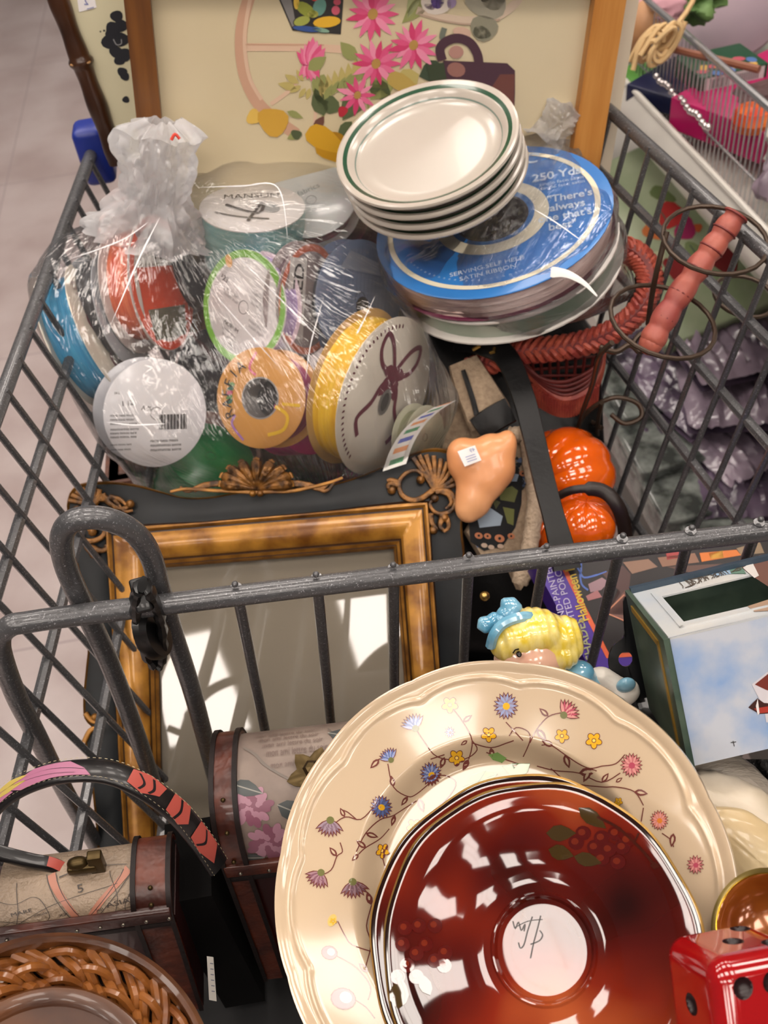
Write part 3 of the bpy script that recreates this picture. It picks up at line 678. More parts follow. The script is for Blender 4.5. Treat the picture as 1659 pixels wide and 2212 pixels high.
# ------------------------------------------------------------------ spools of ribbon
def plastic(h, r=.25): return mat('reel_' + h[1:], h, r, coat=.3)
HULL = []
LETTER = mat('print_dark', '#2e2a2c', .5)
def note(o, bag=HULL):
    for ob in [o]+list(o.children):
        if ob.type == 'MESH': bag.extend([MW[ob.name] @ v.co for v in ob.data.vertices][::3])
def spool(label, px, py, a, bb, ang, s, d, th, face, rib, deco=None, hole=0, fl_r=1.0, rr=.86, bag=HULL, face2=None, name='ribbon_spool', holem=None):
    M, r = disc(px, py, a, bb, ang, d, s)
    t = thing(name, label, 'ribbon spool', M @ Matrix.Translation((0, 0, -th)))
    h = hole*r; tk = .0012
    b = MB()
    prof = [(h if h else 0, 0), (r-.001, 0), (r, -.0005), (r, -tk), (h, -tk)] + ([(h, 0)] if h else [])
    b.lathe(prof, face, M, 56)
    if deco: deco(Deco(b, flatfn(M)), r, b, M)
    b.build('flange', t)
    b = MB(); b.lathe([(p[0], p[1]-th+tk) for p in prof], face2 or face, M, 56); b.build('flange', t)
    b = MB(); rad = r*rr; pr = []
    K = 9
    for i in range(K+1): pr.append((rad*(1+.012*math.sin(i*2.1)), -tk-(th-2*tk)*i/K))
    b.lathe(pr, rib, M, 56); b.build('ribbon', t)
    b = MB(); hh = max(h, .12*r)
    b.lathe([(hh, .0002), (hh*.93, .0002), (hh*.93, -th), (hh, -th)], holem or plastic('#3c3a3a', .5), M, 32)
    if not h: b.lathe([(0, .0003), (hh*.0+.0001, .0003)], holem or plastic('#3c3a3a', .5), M, 8)
    if h: b.lathe([(0, -th*.8), (hh*.93, -th*.8)], plastic('#1c1a1a', .6), M, 24)
    b.build('core', t)
    note(t, bag); return t, M, r
satin = lambda h, h2=None: mat('satin_' + h[1:], h, .28, col2=h2, scale=4, stretch=(3, 3, 60), bump=.35, bscale=18, coat=.2)
def lines(D, r, x0, x1, y, n, h, l=2, m=None, dy=.09):
    for k in range(n): D.text(random.choice(['mnunimumnsu aunrne', 'suamnre nnuis mnan', 'nseura mmnnu isane', 'rsnma nuesa mnuini']), (r*x0, r*(y-k*dy)), r*h, 0, m or LETTER, l, center=False, sx=.8)
# white disc with the bar code
def d1(D, r, b, M):
    D = Deco(b, (lambda u, v, l: M @ V((v*math.cos(.26)+u*math.sin(.26), v*math.sin(.26)-u*math.cos(.26), l*.00025))))
    for i in range(26):
        if i % 13 == 6: continue
        x = r*(.05+i*.021); w = r*(.008+.006*((i*7) % 3)); D.poly([(x, -.02*r), (x+w, -.02*r), (x+w, -.30*r), (x, -.30*r)], LETTER, 2)
    D.text('1 12', (r*-.55, r*.2), r*.13, .1, LETTER, 2); D.text('A %', (r*-.2, r*.1), r*.12, -.1, LETTER, 2); D.text('34 L', (r*-.8, r*.38), r*.06, 0, LETTER, 2, center=False)
    lines(D, r, -.88, 0, -.02, 3, .07, dy=.075); lines(D, r, -.88, 0, -.27, 3, .075, dy=.07); lines(D, r, -.88, 0, -.55, 2, .06)
    lines(D, r, -.12, 0, -.5, 3, .085, dy=.085)
spool('white round reel face printed with a barcode at the front of the left bag', 338, 893, 117, 108, 75, -1, 0.845, .026, plastic('#ececee', .2), satin('#22242a'), d1, rr=.5, face2=plastic('#cfd0d4'))
# raffia
def d2(D, r, b, M):
    D = Deco(b, (lambda u, v, l: M @ V((v, -u, l*.00025))))
    for i, ch in enumerate('RAFFIA'):
        q = math.radians(206-i*16); D.text(ch, (r*.76*math.cos(q), r*.76*math.sin(q)), r*.30, q-math.pi/2, LETTER, 6)
    for i in range(5):
        q = math.radians(156+i*7); D.leaf((r*.62*math.cos(q), r*.62*math.sin(q)), (r*.78*math.cos(q+.1), r*.78*math.sin(q+.1)), .3, pt(['#5f8a4a', '#3f6a5a', '#b8506a'][i % 3]), 3)
    D.strip([(r*.35, -r*.15), (r*.62, -r*.32), (r*.55, -r*.6), (r*.2, -r*.72)], r*.07, pt('#e0b420'), 3); D.strip([(r*.5, -r*.1), (r*.9, -r*.12)], r*.06, pt('#e0b420'), 3)
    D.strip([(-r*.55, -r*.35), (-r*.62, -r*.55), (-r*.35, -r*.85)], r*.05, pt('#9a6aa8'), 3); D.strip([(-r*.1, r*.9), (-r*.25, r*.6), (-.1*r, r*.45)], r*.05, pt('#c8507a'), 3)
spool('tan raffia spool with a hollow grey core and bright strands', 562, 860, 109, 95, 88, 1, 0.835, .03, mat('tan_raffia_card', '#c98f42', .4, coat=.25), satin('#b03a86'), d2, hole=.42, holem=plastic('#8c8886', .35))
# yellow ribbon on two oval looking reels
bg = pt('#6a2438')
def d3(D, r, b, M):
    # local x runs along the long axis (up in the photo), so turn the print
    T = lambda u, v: (v*1.0, -u*1.0)
    E = Deco(b, lambda u, v, l: M @ V((v*r, -u*r, l*.00025)))
    for sg in (-1, 1):
        E.strip([(.0, .32), (sg*.22, .62), (sg*.42, .72), (sg*.46, .52), (sg*.3, .34), (0, .30)], .07, bg, 2)
        E.strip([(0, .3), (sg*.2, .1), (sg*.3, -.12), (sg*.5, -.35), (sg*.36, -.55)], .07, bg, 2)
        E.leaf((0, .28), (sg*.2, -.02), .3, bg, 2.5); E.leaf((0, .32), (sg*.28, .3), .3, bg, 2.6)
    E.ell((0, .3), .08, .1, 0, bg, 3)
    E.ell((0, -.06), .13, .17, 0, pt('#6e6a66'), 3.4); E.ell((0, -.06), .08, .12, 0, pt('#3c3a38'), 3.6)
    for k in range(30):
        q = math.radians(100+k*5); E.poly([(.9*math.cos(q), .9*math.sin(q)), (.92*math.cos(q+.03), .92*math.sin(q+.03)), (.87*math.cos(q+.03), .87*math.sin(q+.03)), (.86*math.cos(q), .86*math.sin(q))], bg, 2)
spool('cream reel with a burgundy bow print and yellow ribbon', 833, 858, 176, 88, 71, -1, 0.845, .030, mat('cream_reel', '#dcd4c4', .35, coat=.3), satin('#e0ac10', '#f2c83a'), d3, rr=.9, face2=mat('tan_reel', '#b8955a', .4, coat=.2))
# blue grey disc
def d4(D, r, b, M):
    D.ell((-.12*r, -.05*r), r*.16, r*.15, 0, pt('#17181a'), 3)
    D.poly([(-.1*r, -.1*r), (-.55*r, .12*r), (-.98*r, .35*r), (-.94*r, .15*r), (-.5*r, -.02*r)], pt('#e4e2e0'), 2)
    for i in range(16): D.strip([(-.9*r+abs(i-8)*.04*r, -.7*r+i*.09*r), (.9*r-abs(i-8)*.04*r, -.7*r+i*.09*r)], r*.008, pt('#5a6a84'), 1.5, sm=False, n=2)
    D.poly([(.5*r, .5*r), (.8*r, .3*r), (.55*r, -.7*r), (.4*r, -.6*r)], pt('#8c97aa'), 2)
spool('blue grey ribbed reel with a black centre hole', 778, 645, 124, 92, 86, -1, 0.895, .02, plastic('#6c7c98', .3), satin('#3c4654'), d4, rr=.85)
# wire spool
def d5(D, r, b, M):
    E = Deco(b, lambda u, v, l: M @ V((u, v, l*.00025)))
    E.strip([(r*.9*math.cos(math.radians(q)), r*.9*math.sin(math.radians(q))) for q in range(0, 360, 15)], r*.12, pt('#d06a48'), 2, closed=True)
    E.poly([(-.7*r, .12*r), (.7*r, .2*r), (.68*r, .72*r), (-.64*r, .68*r)], pt('#d8d4d0'), 2.4)
    E.text('WIRED', (0, r*.42), r*.42, 0, LETTER, 3, bold=True, sx=.9)
spool('clear reel with orange rim and WIRE lettering behind the blue grey reel', 668, 648, 122, 66, 84, -1, 0.872, .014, plastic('#9a8c8c', .2), satin('#4a2434'), d5, rr=.8)
# green rimmed disc
def d6(D, r, b, M):
    D.strip([(r*.93*math.cos(math.radians(q)), r*.93*math.sin(math.radians(q))) for q in range(0, 360, 12)], r*.13, pt('#76b43c'), 2, closed=True)
    E = Deco(b, lambda u, v, l: M @ V((v*r, -u*r, l*.00025)))
    for (x, y, n) in ((-.45, .35, 2), (.2, .3, 3), (-.5, -.35, 4), (.15, -.2, 2)):
        for k in range(n): E.text('susan mun', (x, y-k*.1), .09, -.5, pt('#8a8688'), 3, center=False)
    E.text('123', (-.45, .5), .14, -.5, LETTER, 3); E.text('NURUM', (-.45, -.25), .11, -.5, LETTER, 3, center=False)
    D.ell((r*.8, r*.35), r*.12, r*.08, .4, pt('#e0a860'), 4)
spool('white reel face with a bright green rim and lilac ribbon', 526, 664, 122, 88, 88, 1, 0.860, .020, plastic('#d8d4d2'), satin('#a58cc0'), d6, rr=.92, face2=plastic('#d8c4cc'))
# teal ribbon on its side
def d7(D, r, b, M):
    D.text('MANSUN', (0, r*.42), r*.26, .0, LETTER, 3); D.ell((.35*r, -.1*r), r*.16, r*.2, .4, pt('#8a8c8c'), 2); D.strip([(-.5*r, .1*r), (.1*r, -.3*r), (.2*r, .15*r), (-.1*r, -.6*r)], r*.07, LETTER, 3)
    D.strip([(-.7*r, -.2*r), (-.3*r, -.4*r), (.3*r, -.55*r)], r*.04, LETTER, 3)
spool('teal ribbon lying flat with a white printed label face', 545, 446, 114, 50, 2, 1, 0.885, .050, plastic('#d2cecb'), satin('#5f9a98', '#80b4b0'), d7, rr=.99)
def d8(D, r, b, M): D.text('fabrics', (0, .3*r), r*.2, .2, pt('#7c8484'), 2); lines(D, r, -.5, 0, .05, 3, .09, m=pt('#a0a4a4'))
spool('large pale translucent reel behind the teal ribbon', 672, 432, 100, 74, 15, 1, 0.905, .02, plastic('#b9bdbb', .2), satin('#7a3050'), d8, rr=.8)
# orange and white pair, seen nearly edge on
def d9(D, r, b, M):
    D.strip([(r*.92*math.cos(math.radians(q)), r*.92*math.sin(math.radians(q))) for q in range(0, 360, 15)], r*.12, pt('#e04a20'), 2, closed=True)
    E = Deco(b, lambda u, v, l: M @ V((v*r, -u*r, l*.00025)))
    E.poly([(-.6, .3), (.6, .3), (.6, .75), (-.6, .75)], pt('#dcd6d2'), 2); E.text('TM', (0, .5), .4, 0, LETTER, 3, bold=True)
    E.poly([(-.7, -.6), (.7, -.6), (.75, .25), (-.75, .25)], pt('#dd4a24'), 2.2); E.poly([(-.5, -.8), (.5, -.8), (.6, -.35), (-.6, -.35)], pt('#6b6656'), 2.6)
spool('orange reel with black TM lettering standing on edge under the bag knot', 352, 612, 145, 66, 96, -1, 0.885, .028, plastic('#c8beb8'), satin('#c84e2e', '#e27a50'), d9, rr=.8)
spool('dark grey ribbon spool on edge left of the orange reel', 262, 668, 125, 48, 104, -1, 0.885, .022, plastic('#a8acb0'), satin('#1c1e24'), None, rr=.9)
def d10(D, r, b, M):
    E = Deco(b, lambda u, v, l: M @ V((v*r, -u*r, l*.00025)))
    for sg in (-1, 1): E.strip([(0, 0), (sg*.3, .3), (sg*.5, .2), (sg*.35, 0), (0, 0), (sg*.3, -.4), (sg*.2, -.55)], .07, bg, 2)
    for k in range(5): E.text('ribbon', (-.4, .75-k*.08), .08, 0, bg, 2)
spool('cream reel with a burgundy bow, on edge with blue ribbon, leftmost in the bag', 226, 712, 150, 46, 113, -1, 0.875, .030, mat('cream_reel', '#cfc6b6', .35), satin('#2f8ab8', '#4aa8d0'), d10, rr=.88)
spool('green ribbon spool low in the left bag behind the shell ornament', 455, 985, 98, 70, 160, -1, 0.905, .05, satin('#0f6a38', '#1c8a4c'), satin('#0f6a38', '#1c8a4c'), None, rr=.99)
spool('magenta ribbon spool behind the raffia spool', 668, 892, 90, 72, 95, -1, 0.880, .04, satin('#a8186c', '#c83a8c'), satin('#a8186c', '#c83a8c'), None, rr=.99)
spool('black ribbon spool between the orange and green rimmed reels', 440, 560, 105, 60, 110, -1, 0.935, .04, plastic('#2c2e32'), satin('#111216'), None, rr=.95)
spool('navy black ribbon spool under the orange reel', 440, 800, 90, 60, 80, 1, 0.915, .04, plastic('#1a1c22'), satin('#0c0d12'), None, rr=.95)
spool('burgundy ribbon spool below the stacked plates', 725, 510, 85, 40, 40, 1, 0.955, .03, satin('#6a1c3c', '#8a3050'), satin('#5a1830'), None, rr=.95)
# striped ribbon curl
b = MB(); cc = [(962, 872), (925, 895), (893, 925), (868, 965), (852, 1010)]
cv = curve([P(u, v, .835) for u, v in cc], 12); side = (CX*.93+CU*.3).normalized()
wm = pt('#dedcd6'); stc = [pt('#d8905a'), wm, pt('#3f8a5c'), wm, pt('#4a5ab0'), wm]
N = len(cv)
for i in range(N-1):
    p, q = cv[i], cv[i+1]; m = stc[(i//3) % 6]; o_ = -CF*.0006
    b.add([p-side*.010, p+side*.010, q+side*.010, q-side*.010], [(0, 1, 2, 3)], wm)
    b.add([p-side*.006+o_, p+side*.006+o_, q+side*.006+o_, q-side*.006+o_], [(0, 1, 2, 3)], m)
    b.add([p-side*.010-o_, p+side*.010-o_, q+side*.010-o_, q-side*.010-o_], [(3, 2, 1, 0)], wm)
so = tag(b.build('striped_ribbon', fixn=False), 'narrow white ribbon with orange, green and blue stripes at the right of the bag', 'ribbon'); note(so)
spool('small pale olive reel beside the striped ribbon', 918, 945, 70, 42, 80, -1, 0.865, .014, plastic('#b6b49c', .25), satin('#8a8c6c'), None, rr=.8)

# ------------------------------------------------------------------ blue spool stack in the right bag
HB = []
bl = mat('blue_card', '#2f74ba', .3, coat=.2); crm = pt('#dcd4bc')
def d11(D, r, b, M):
    for R_, w in ((.875, .045), (.42, .12)):
        D.strip([(r*R_*math.cos(math.radians(q)), r*R_*math.sin(math.radians(q))) for q in range(0, 360, 10)], r*w, crm, 2, closed=True)
    lt = pt('#c6d4e0')
    for i, s_ in enumerate(['"There\'s', 'always', 'one that\'s', 'best"']): D.text(s_, (r*(.66-.04*i), r*(.02-.12*i)), r*.13, -.12, lt, 3, bold=True, sx=.85)
    D.text('250 Yds.', (r*.62, r*.36), r*.15, -.12, lt, 3, bold=True, sx=.85)
    for k in range(2): D.text('single face satin', (r*.63, r*(.25-k*.06)), r*.06, -.12, lt, 3)
    D.text('offray', (r*.28, r*.68), r*.24, -.3, lt, 3, bold=True, sx=.8) if False else D.text('SEC', (r*.35, r*.72), r*.2, -.35, lt, 3, bold=True)
    D.text('SERVING SELF HELP', (-r*.12, -r*.62), r*.07, 0, lt, 3); D.text('SATIN RIBBON', (-r*.12, -r*.7), r*.07, 0, lt, 3)
    for k in range(36):
        q = math.radians(205+k*3.6); D.text('n', (r*.79*math.cos(q), r*.79*math.sin(q)), r*.035, q+math.pi/2, lt, 3)
t, Mb, rb_ = spool('large blue reel printed with cream rings, topmost in the right bag', 1062, 470, 258, 150, 14, 1, .86, .024, bl, satin('#c0a49c', '#d0b8b0'), d11, hole=.31, rr=.965, bag=HB, name='ribbon_reel', face2=satin('#5c1f38'))
# second reel below
M2b = Mb @ Matrix.Translation((.004, -.004, -.026))
t = thing('ribbon_reel', 'white reel with green ribbon under the large blue reel', 'ribbon spool', M2b @ Matrix.Translation((0, 0, -.022)))
b = MB(); b.lathe([(.01, 0), (rb_*.98, 0), (rb_*.98, -.0015), (.01, -.0015)], plastic('#cfcac4'), M2b, 56); b.build('flange', t)
b = MB(); b.lathe([(.01, -.02), (rb_*1.0, -.02), (rb_*1.0, -.0215), (.01, -.0215)], plastic('#cfcac4'), M2b, 56); b.build('flange', t)
b = MB(); b.lathe([(rb_*.93, -.0015), (rb_*.95, -.01), (rb_*.93, -.02)], mat('pale_green_ribbon', '#a9aea0', .35, col2='#5c7c62', scale=6, contrast=(.5, .7)), M2b, 56); b.build('ribbon', t)
note(t, HB)

# ------------------------------------------------------------------ plates with green rings
Mp, rp = disc(920, 306, 203, 122, 17, .80, 1)
cer = mat('white_stoneware', '#b8afa4', .2, coat=.2, col2='#b0a89d', scale=6); grn = mat('green_glaze_line', '#264a34', .2, coat=.4); grn2 = mat('grey_green_line', '#74837a', .2, coat=.4); rawf = mat('brown_foot', '#a39a8e', .4)
def plate(k):
    M = Mp @ Matrix.Translation((-.0004*k+.0012*k, 0, -.0105*k)) @ Matrix.Rotation(.4*k, 4, 'Z')
    b = MB(); R_ = rp
    b.lathe([(0, -.009), (R_*.62, -.009), (R_*.76, -.0085), (R_*.80, -.0065, grn2 if True else cer), (R_*.812, -.0055), (R_*.86, -.0018), (R_*.88, -.0010, grn), (R_*.925, .0002), (R_*.97, .0014), (R_*.993, .0008), (R_, -.0008), (R_*.99, -.0024), (R_*.9, -.0058), (R_*.72, -.0105), (R_*.62, -.0125), (R_*.6, -.0125), (R_*.58, -.0115), (0, -.0115)], cer, M, 72)
    return tag(b.build('dinner_plate'), ['white plate with a green rim line, topmost of the stack of four on the bags', 'second plate from the top of the green rimmed stack', 'third plate from the top of the green rimmed stack', 'bottom plate of the green rimmed stack on the bags'][k], 'plate', 'stacked white plates with green rims')
for k in range(4): plate(k)

# ------------------------------------------------------------------ clear plastic bags
def film(name, dens=.10, bs=22, seed=0, spec=.95, iso=.35):
    m = bpy.data.materials.new(name); m.use_nodes = True; N = m.node_tree.nodes; L = m.node_tree.links; N.clear()
    out = N.new('ShaderNodeOutputMaterial'); mix = N.new('ShaderNodeMixShader'); tr = N.new('ShaderNodeBsdfTransparent'); mix2 = N.new('ShaderNodeMixShader')
    gl = N.new('ShaderNodeBsdfGlossy'); df = N.new('ShaderNodeBsdfTranslucent'); dd = N.new('ShaderNodeBsdfDiffuse'); ad = N.new('ShaderNodeMixShader')
    tr.inputs[0].default_value = (.96, .96, .97, 1); gl.inputs[0].default_value = (1, 1, 1, 1); gl.inputs['Roughness'].default_value = .12
    df.inputs[0].default_value = (.9, .9, .92, 1); dd.inputs[0].default_value = (.95, .95, .96, 1)
    tc = N.new('ShaderNodeTexCoord'); n1 = N.new('ShaderNodeTexNoise'); n1.inputs['Scale'].default_value = bs; n1.inputs['Detail'].default_value = 3; n1.inputs['Distortion'].default_value = 1.6
    L.new(tc.outputs['Object'], n1.inputs['Vector'])
    uvn = N.new('ShaderNodeUVMap'); n3_ = N.new('ShaderNodeTexNoise'); n3_.inputs['Scale'].default_value = 1; n3_.inputs['Detail'].default_value = 3; n3_.inputs['Distortion'].default_value = .6; L.new(uvn.outputs[0], n3_.inputs['Vector'])
    s3 = N.new('ShaderNodeMath'); s3.operation = 'SUBTRACT'; s3.inputs[1].default_value = .5; L.new(n3_.outputs[0], s3.inputs[0])
    a3 = N.new('ShaderNodeMath'); a3.operation = 'ABSOLUTE'; L.new(s3.outputs[0], a3.inputs[0])
    rd = N.new('ShaderNodeMath'); rd.operation = 'SUBTRACT'; rd.inputs[1].default_value = .5; L.new(n1.outputs[0], rd.inputs[0])
    ab = N.new('ShaderNodeMath'); ab.operation = 'ABSOLUTE'; L.new(rd.outputs[0], ab.inputs[0])
    bp = N.new('ShaderNodeBump'); bp.inputs['Strength'].default_value = .55; bp.inputs['Distance'].default_value = .006; mm_ = N.new('ShaderNodeMath'); mm_.operation = 'MULTIPLY_ADD'; mm_.inputs[1].default_value = iso; L.new(ab.outputs[0], mm_.inputs[0]); L.new(a3.outputs[0], mm_.inputs[2]); L.new(mm_.outputs[0], bp.inputs['Height'])
    L.new(bp.outputs[0], gl.inputs['Normal'])
    fr = N.new('ShaderNodeFresnel'); fr.inputs[0].default_value = 1.45; L.new(bp.outputs[0], fr.inputs['Normal'])
    ml = N.new('ShaderNodeMath'); ml.operation = 'MULTIPLY_ADD'; ml.inputs[1].default_value = spec; ml.inputs[2].default_value = .03; L.new(fr.outputs[0], ml.inputs[0]); ml.use_clamp = True
    L.new(ml.outputs[0], mix.inputs[0]); L.new(tr.outputs[0], mix.inputs[1]); L.new(gl.outputs[0], mix.inputs[2])
    L.new(dd.outputs[0], ad.inputs[1]); L.new(df.outputs[0], ad.inputs[2]); ad.inputs[0].default_value = .5
    mix2.inputs[0].default_value = dens; L.new(mix.outputs[0], mix2.inputs[1]); L.new(ad.outputs[0], mix2.inputs[2]); L.new(mix2.outputs[0], out.inputs[0])
    return m
film_l = film('clear_bag_film', .03, 16, spec=.75); film_r = film('clear_bag_film_right', .03, 18); knotf = film('gathered_bag_film', .40, 60, iso=1)
def hullbag(name, label, pts, m, infl, seed, knotpts, rm=.007, disp=.006, pleat=None):
    bm = bmesh.new()
    c = sum(pts, V((0, 0, 0)))/len(pts)
    for p in pts[::5]:
        q = c+(p-c)*1.0+(p-c).normalized()*infl; bm.verts.new(q)
    for p in knotpts: bm.verts.new(p)
    r = bmesh.ops.convex_hull(bm, input=bm.verts[:])
    bmesh.ops.delete(bm, geom=list({g for g in r['geom_interior'] if isinstance(g, bmesh.types.BMVert)} | {g for g in r['geom_unused'] if isinstance(g, bmesh.types.BMVert)}), context='VERTS')
    me = bpy.data.meshes.new('hull'); bm.to_mesh(me); bm.free()
    o = bpy.data.objects.new('hull', me); C.objects.link(o)
    md = o.modifiers.new('a', 'REMESH'); md.mode = 'VOXEL'; md.voxel_size = rm
    md = o.modifiers.new('b', 'SMOOTH'); md.iterations = 8; md.factor = .6
    bpy.context.view_layer.update()
    m2 = bpy.data.meshes.new_from_object(o.evaluated_get(bpy.context.evaluated_depsgraph_get()))
    b = MB(); k0 = knotpts[0]; vs = []
    ax = (c-k0).normalized(); u1 = ax.orthogonal().normalized(); u2 = ax.cross(u1)
    for v in m2.vertices:
        p = v.co; n_ = v.normal; w_ = p-k0; L_ = w_.length
        an = math.atan2(w_.dot(u2), w_.dot(u1)); near = max(0, 1-L_/.22)
        h = (noise.noise(p*16+V((seed, 0, 0)))*disp + abs(noise.noise(p*34+V((0, seed, 0))))*disp*.6 + math.sin(an*15+4*noise.noise(p*9))*.0022*(near+.25) + abs(noise.noise(V((an*7+seed, L_*5, 0))))*.005*(near+.3))
        vs.append(p+n_*h)
    fs = [tuple(p.vertices) for p in m2.polygons]
    bpy.data.objects.remove(o); bpy.data.meshes.remove(m2)
    b.add(vs, fs, m); b.knot = (k0, u1, u2)
    return b
def raduv(o, b):
    k0, u1, u2 = b.knot; me = o.data; uv = me.uv_layers.new(name='UVMap')
    for lp in me.loops:
        w_ = MW[o.name] @ me.vertices[lp.vertex_index].co-k0; a = math.atan2(w_.dot(u2), w_.dot(u1)); uv.data[lp.index].uv = (abs(a)*15, w_.length*16)
K1 = P(322, 455, .87)
bt = thing('plastic_bag', 'clear plastic bag of ribbon spools tied at the top left', 'bag', P(520, 1000, .88))
kp = [K1+V((x, y, 0))*.014 for x, y in ((1, 0), (-1, 0), (0, 1), (0, -1))]
extra = [P(150, 560, .87), P(110, 520, .87), P(690, 350, .93), P(560, 340, .92), P(940, 900, .86), P(930, 975, .87), P(700, 995, .88), P(480, 380, .91)]
hb = hullbag('bag', '', HULL+extra*6, film_l, .004, 3.1, kp)
raduv(hb.build('bag_body', bt), hb)
def tuft(base, tip, r0, r1, r2, m, seed, n=40, L=40, amp=.25, up=1):
    b = MB(); ax = tip-base; T = ax.normalized(); u1 = T.orthogonal().normalized(); u2 = T.cross(u1)
    def f(u, v):
        t = u; q = v*2*math.pi
        r = r0+(r1-r0)*min(1, t/.35) if t < .35 else r1+(r2-r1)*math.sin(min(1, (t-.35)/.5)*math.pi/2)
        if t > .9: r *= 1-(t-.9)*6
        nn = noise.noise(V((math.cos(q)*2.2+seed, math.sin(q)*2.2, t*3.5))); n2 = abs(noise.noise(V((math.cos(q)*6+seed, math.sin(q)*6, t*7))))
        r *= 1+amp*1.2*nn+amp*1.0*n2+.10*math.sin(q*9+3*nn)
        return base+ax*(t+.08*nn)+(u1*math.cos(q)+u2*math.sin(q))*r
    b.grid(f, L, n, m, cv=True); return b
tb = tuft(P(325, 510, .87), P(345, 262, .82), .046, .023, .028, knotf, 2.2, n=110, L=80, amp=.34)
tb.build('gathered_neck', bt)
b = MB(); b.tube(curve([P(388, 300, .785), P(378, 290, .783), P(370, 303, .784)], 4), .0012, pt('#d8402c'), 6); b.build('red_tie', bt)
K2 = P(1185, 290, .92)
b2 = thing('plastic_bag', 'clear plastic bag around the blue ribbon reels at the right', 'bag', P(1060, 640, .9))
hb = hullbag('bag', '', HB+[P(1395, 450, .90), P(1390, 560, .90), P(1370, 640, .90), P(1330, 620, .88)]*3, film_r, .003, 7.7, [K2+V((x, y, 0))*.012 for x, y in ((1, 0), (-1, 0), (0, 1), (0, -1))], disp=.004)
raduv(hb.build('bag_body', b2), hb)
tb = tuft(P(1170, 310, .93), P(1222, 225, .92), .022, .012, .02, knotf, 5.5, amp=.3, n=70, L=50); tb.build('gathered_neck', b2)
b = MB(); cv = curve([P(1190, 588, .775), P(1225, 592, .772), P(1262, 612, .77), P(1290, 640, .77)], 5); b.tube(cv, [.0042, .0048, .0045]+[.0040-.00028*i for i in range(len(cv)-3)], mat('white_tape', '#dcdad8', .3), 6, flat=.3, up=-CF); b.build('tape_tab', b2)
# painted glints: thin pale tubes laid over the film as highlights
b = MB()
glint = mat('film_glint', '#e8e8ea', .12, coat=.6)
for pts, d, w_ in [([(1150, 450), (1200, 480), (1262, 524)], .80, .0009), ([(240, 700), (300, 560), (345, 470)], .81, .0010), ([(520, 560), (600, 640), (690, 730)], .82, .0009), ([(450, 620), (520, 700), (600, 790)], .82, .0008), ([(150, 560), (260, 520), (320, 480)], .83, .0008), ([(430, 405), (520, 402), (600, 405), (622, 520)], .82, .0008), ([(700, 640), (672, 740), (660, 820)], .82, .0008), ([(810, 640), (760, 740), (690, 830)], .81, .0010), ([(230, 912), (290, 918), (360, 915)], .81, .0009)]:
    b = MB(); cv = curve([P(u, v, d) for u, v in pts], 8); n_ = len(cv)
    b.tube(cv, [w_*.9*math.sin(math.pi*(i+.4)/n_)*(.6+.5*abs(noise.noise(V((i*.5, d*50, 0))))) for i in range(n_)], glint, 5, flat=.4, up=-CF)
    b.build('bag_glint', bt)

# ------------------------------------------------------------------ things low in the basket at the right
# salmon wicker basket
sal = mat('salmon_wicker', '#8c352e', .5, col2='#b0543f', scale=60, bump=.4, bscale=150)
sal2 = mat('salmon_wicker_dark', '#5c1c1a', .55, col2='#7c2f2a', scale=60)
wb = thing('wicker_basket', 'salmon painted wicker basket with a plaited rim lying in the cart by the blue reels', 'basket', P(1240, 800, .93))
rim = [(1010, 800, .90), (1070, 778, .885), (1130, 758, .875), (1200, 752, .87), (1270, 738, .868), (1330, 712, .868), (1380, 670, .868), (1405, 620, .872), (1400, 578, .88), (1370, 545, .89), (1310, 525, .90)]
rc = curve([P(*p) for p in rim], 12); N = len(rc)
b = MB()
for k in range(5):
    pts = []
    for i in range(N):
        t = (rc[min(i+1, N-1)]-rc[max(i-1, 0)]).normalized(); u1 = t.cross(CF).normalized(); q = i*.42+k*2*math.pi/5
        pts.append(rc[i]+u1*(.0085*math.sin(q))+(-CF)*(.005*math.sin(2*q+.6)))
    for dx in (-.0016, .0016): b.tube([p+V((dx, dx, 0)) for p in pts], .0023, sal, 6)
b.tube(rc, .007, sal2, 8); b.build('plaited_rim', wb)
b = MB()
for j in range(7):   # bowl hoops and spokes
    s_ = j/6; pts = []
    for i, (x, y) in enumerate([(1120, 775), (1165, 835-20*s_), (1215, 880-55*s_), (1262, 868-60*s_), (1292, 815-30*s_), (1300, 760)]): pts.append(P(x, y, .93-.004*j))
    b.tube(curve(pts, 8), .0042 if j < 3 else .0017, sal if j < 3 else sal2, 7)
for i in range(9):
    x = 1130+i*19; b.tube([P(x, 770, .91), P(x+8-i*2, 830, .94), P(x+15-i*4, 860+10*math.sin(i), .93)], .0015, sal2, 6)
for i in range(5): b.tube([P(1130, 785+i*14, .925), P(1290, 770+i*20, .93)], .0014, sal2, 6)
for i in range(26):
    t = i/25; p = P(1150+t*140, 850+32*math.sin(t*3.1), .926); b.tube([p+V((0, 0, .010)), p-V((0, 0, .010))], .0018, sal, 5)
b.build('woven_bowl', wb)
b = MB(); hp = [P(1406, 742, .78), P(1440, 680, .775), P(1500, 590, .77), P(1550, 520, .765), P(1592, 462, .76)]
cv = curve(hp, 20); n = len(cv)
b.tube(cv, [.0086+.0018*abs(math.sin(i/n*math.pi*6.5))-.001*(i/n)-(.004 if i == 0 else 0) for i in range(n)], mat('wrapped_salmon_handle', '#8f3f3a', .45, col2='#b0604e', scale=25, bump=.3, bscale=120), 14)
b.ball(cv[0], .0092, mat('wrapped_salmon_handle', '#b85850'), n=10)
for i in range(6, n, 12): 
    t = (cv[min(i+1, n-1)]-cv[i-1]).normalized(); u1 = t.orthogonal().normalized(); u2 = t.cross(u1)
    b.tube([cv[i]+(u1*math.cos(q)+u2*math.sin(q))*.0093 for q in [k*.52 for k in range(12)]], .0009, sal2, 5, closed=True)
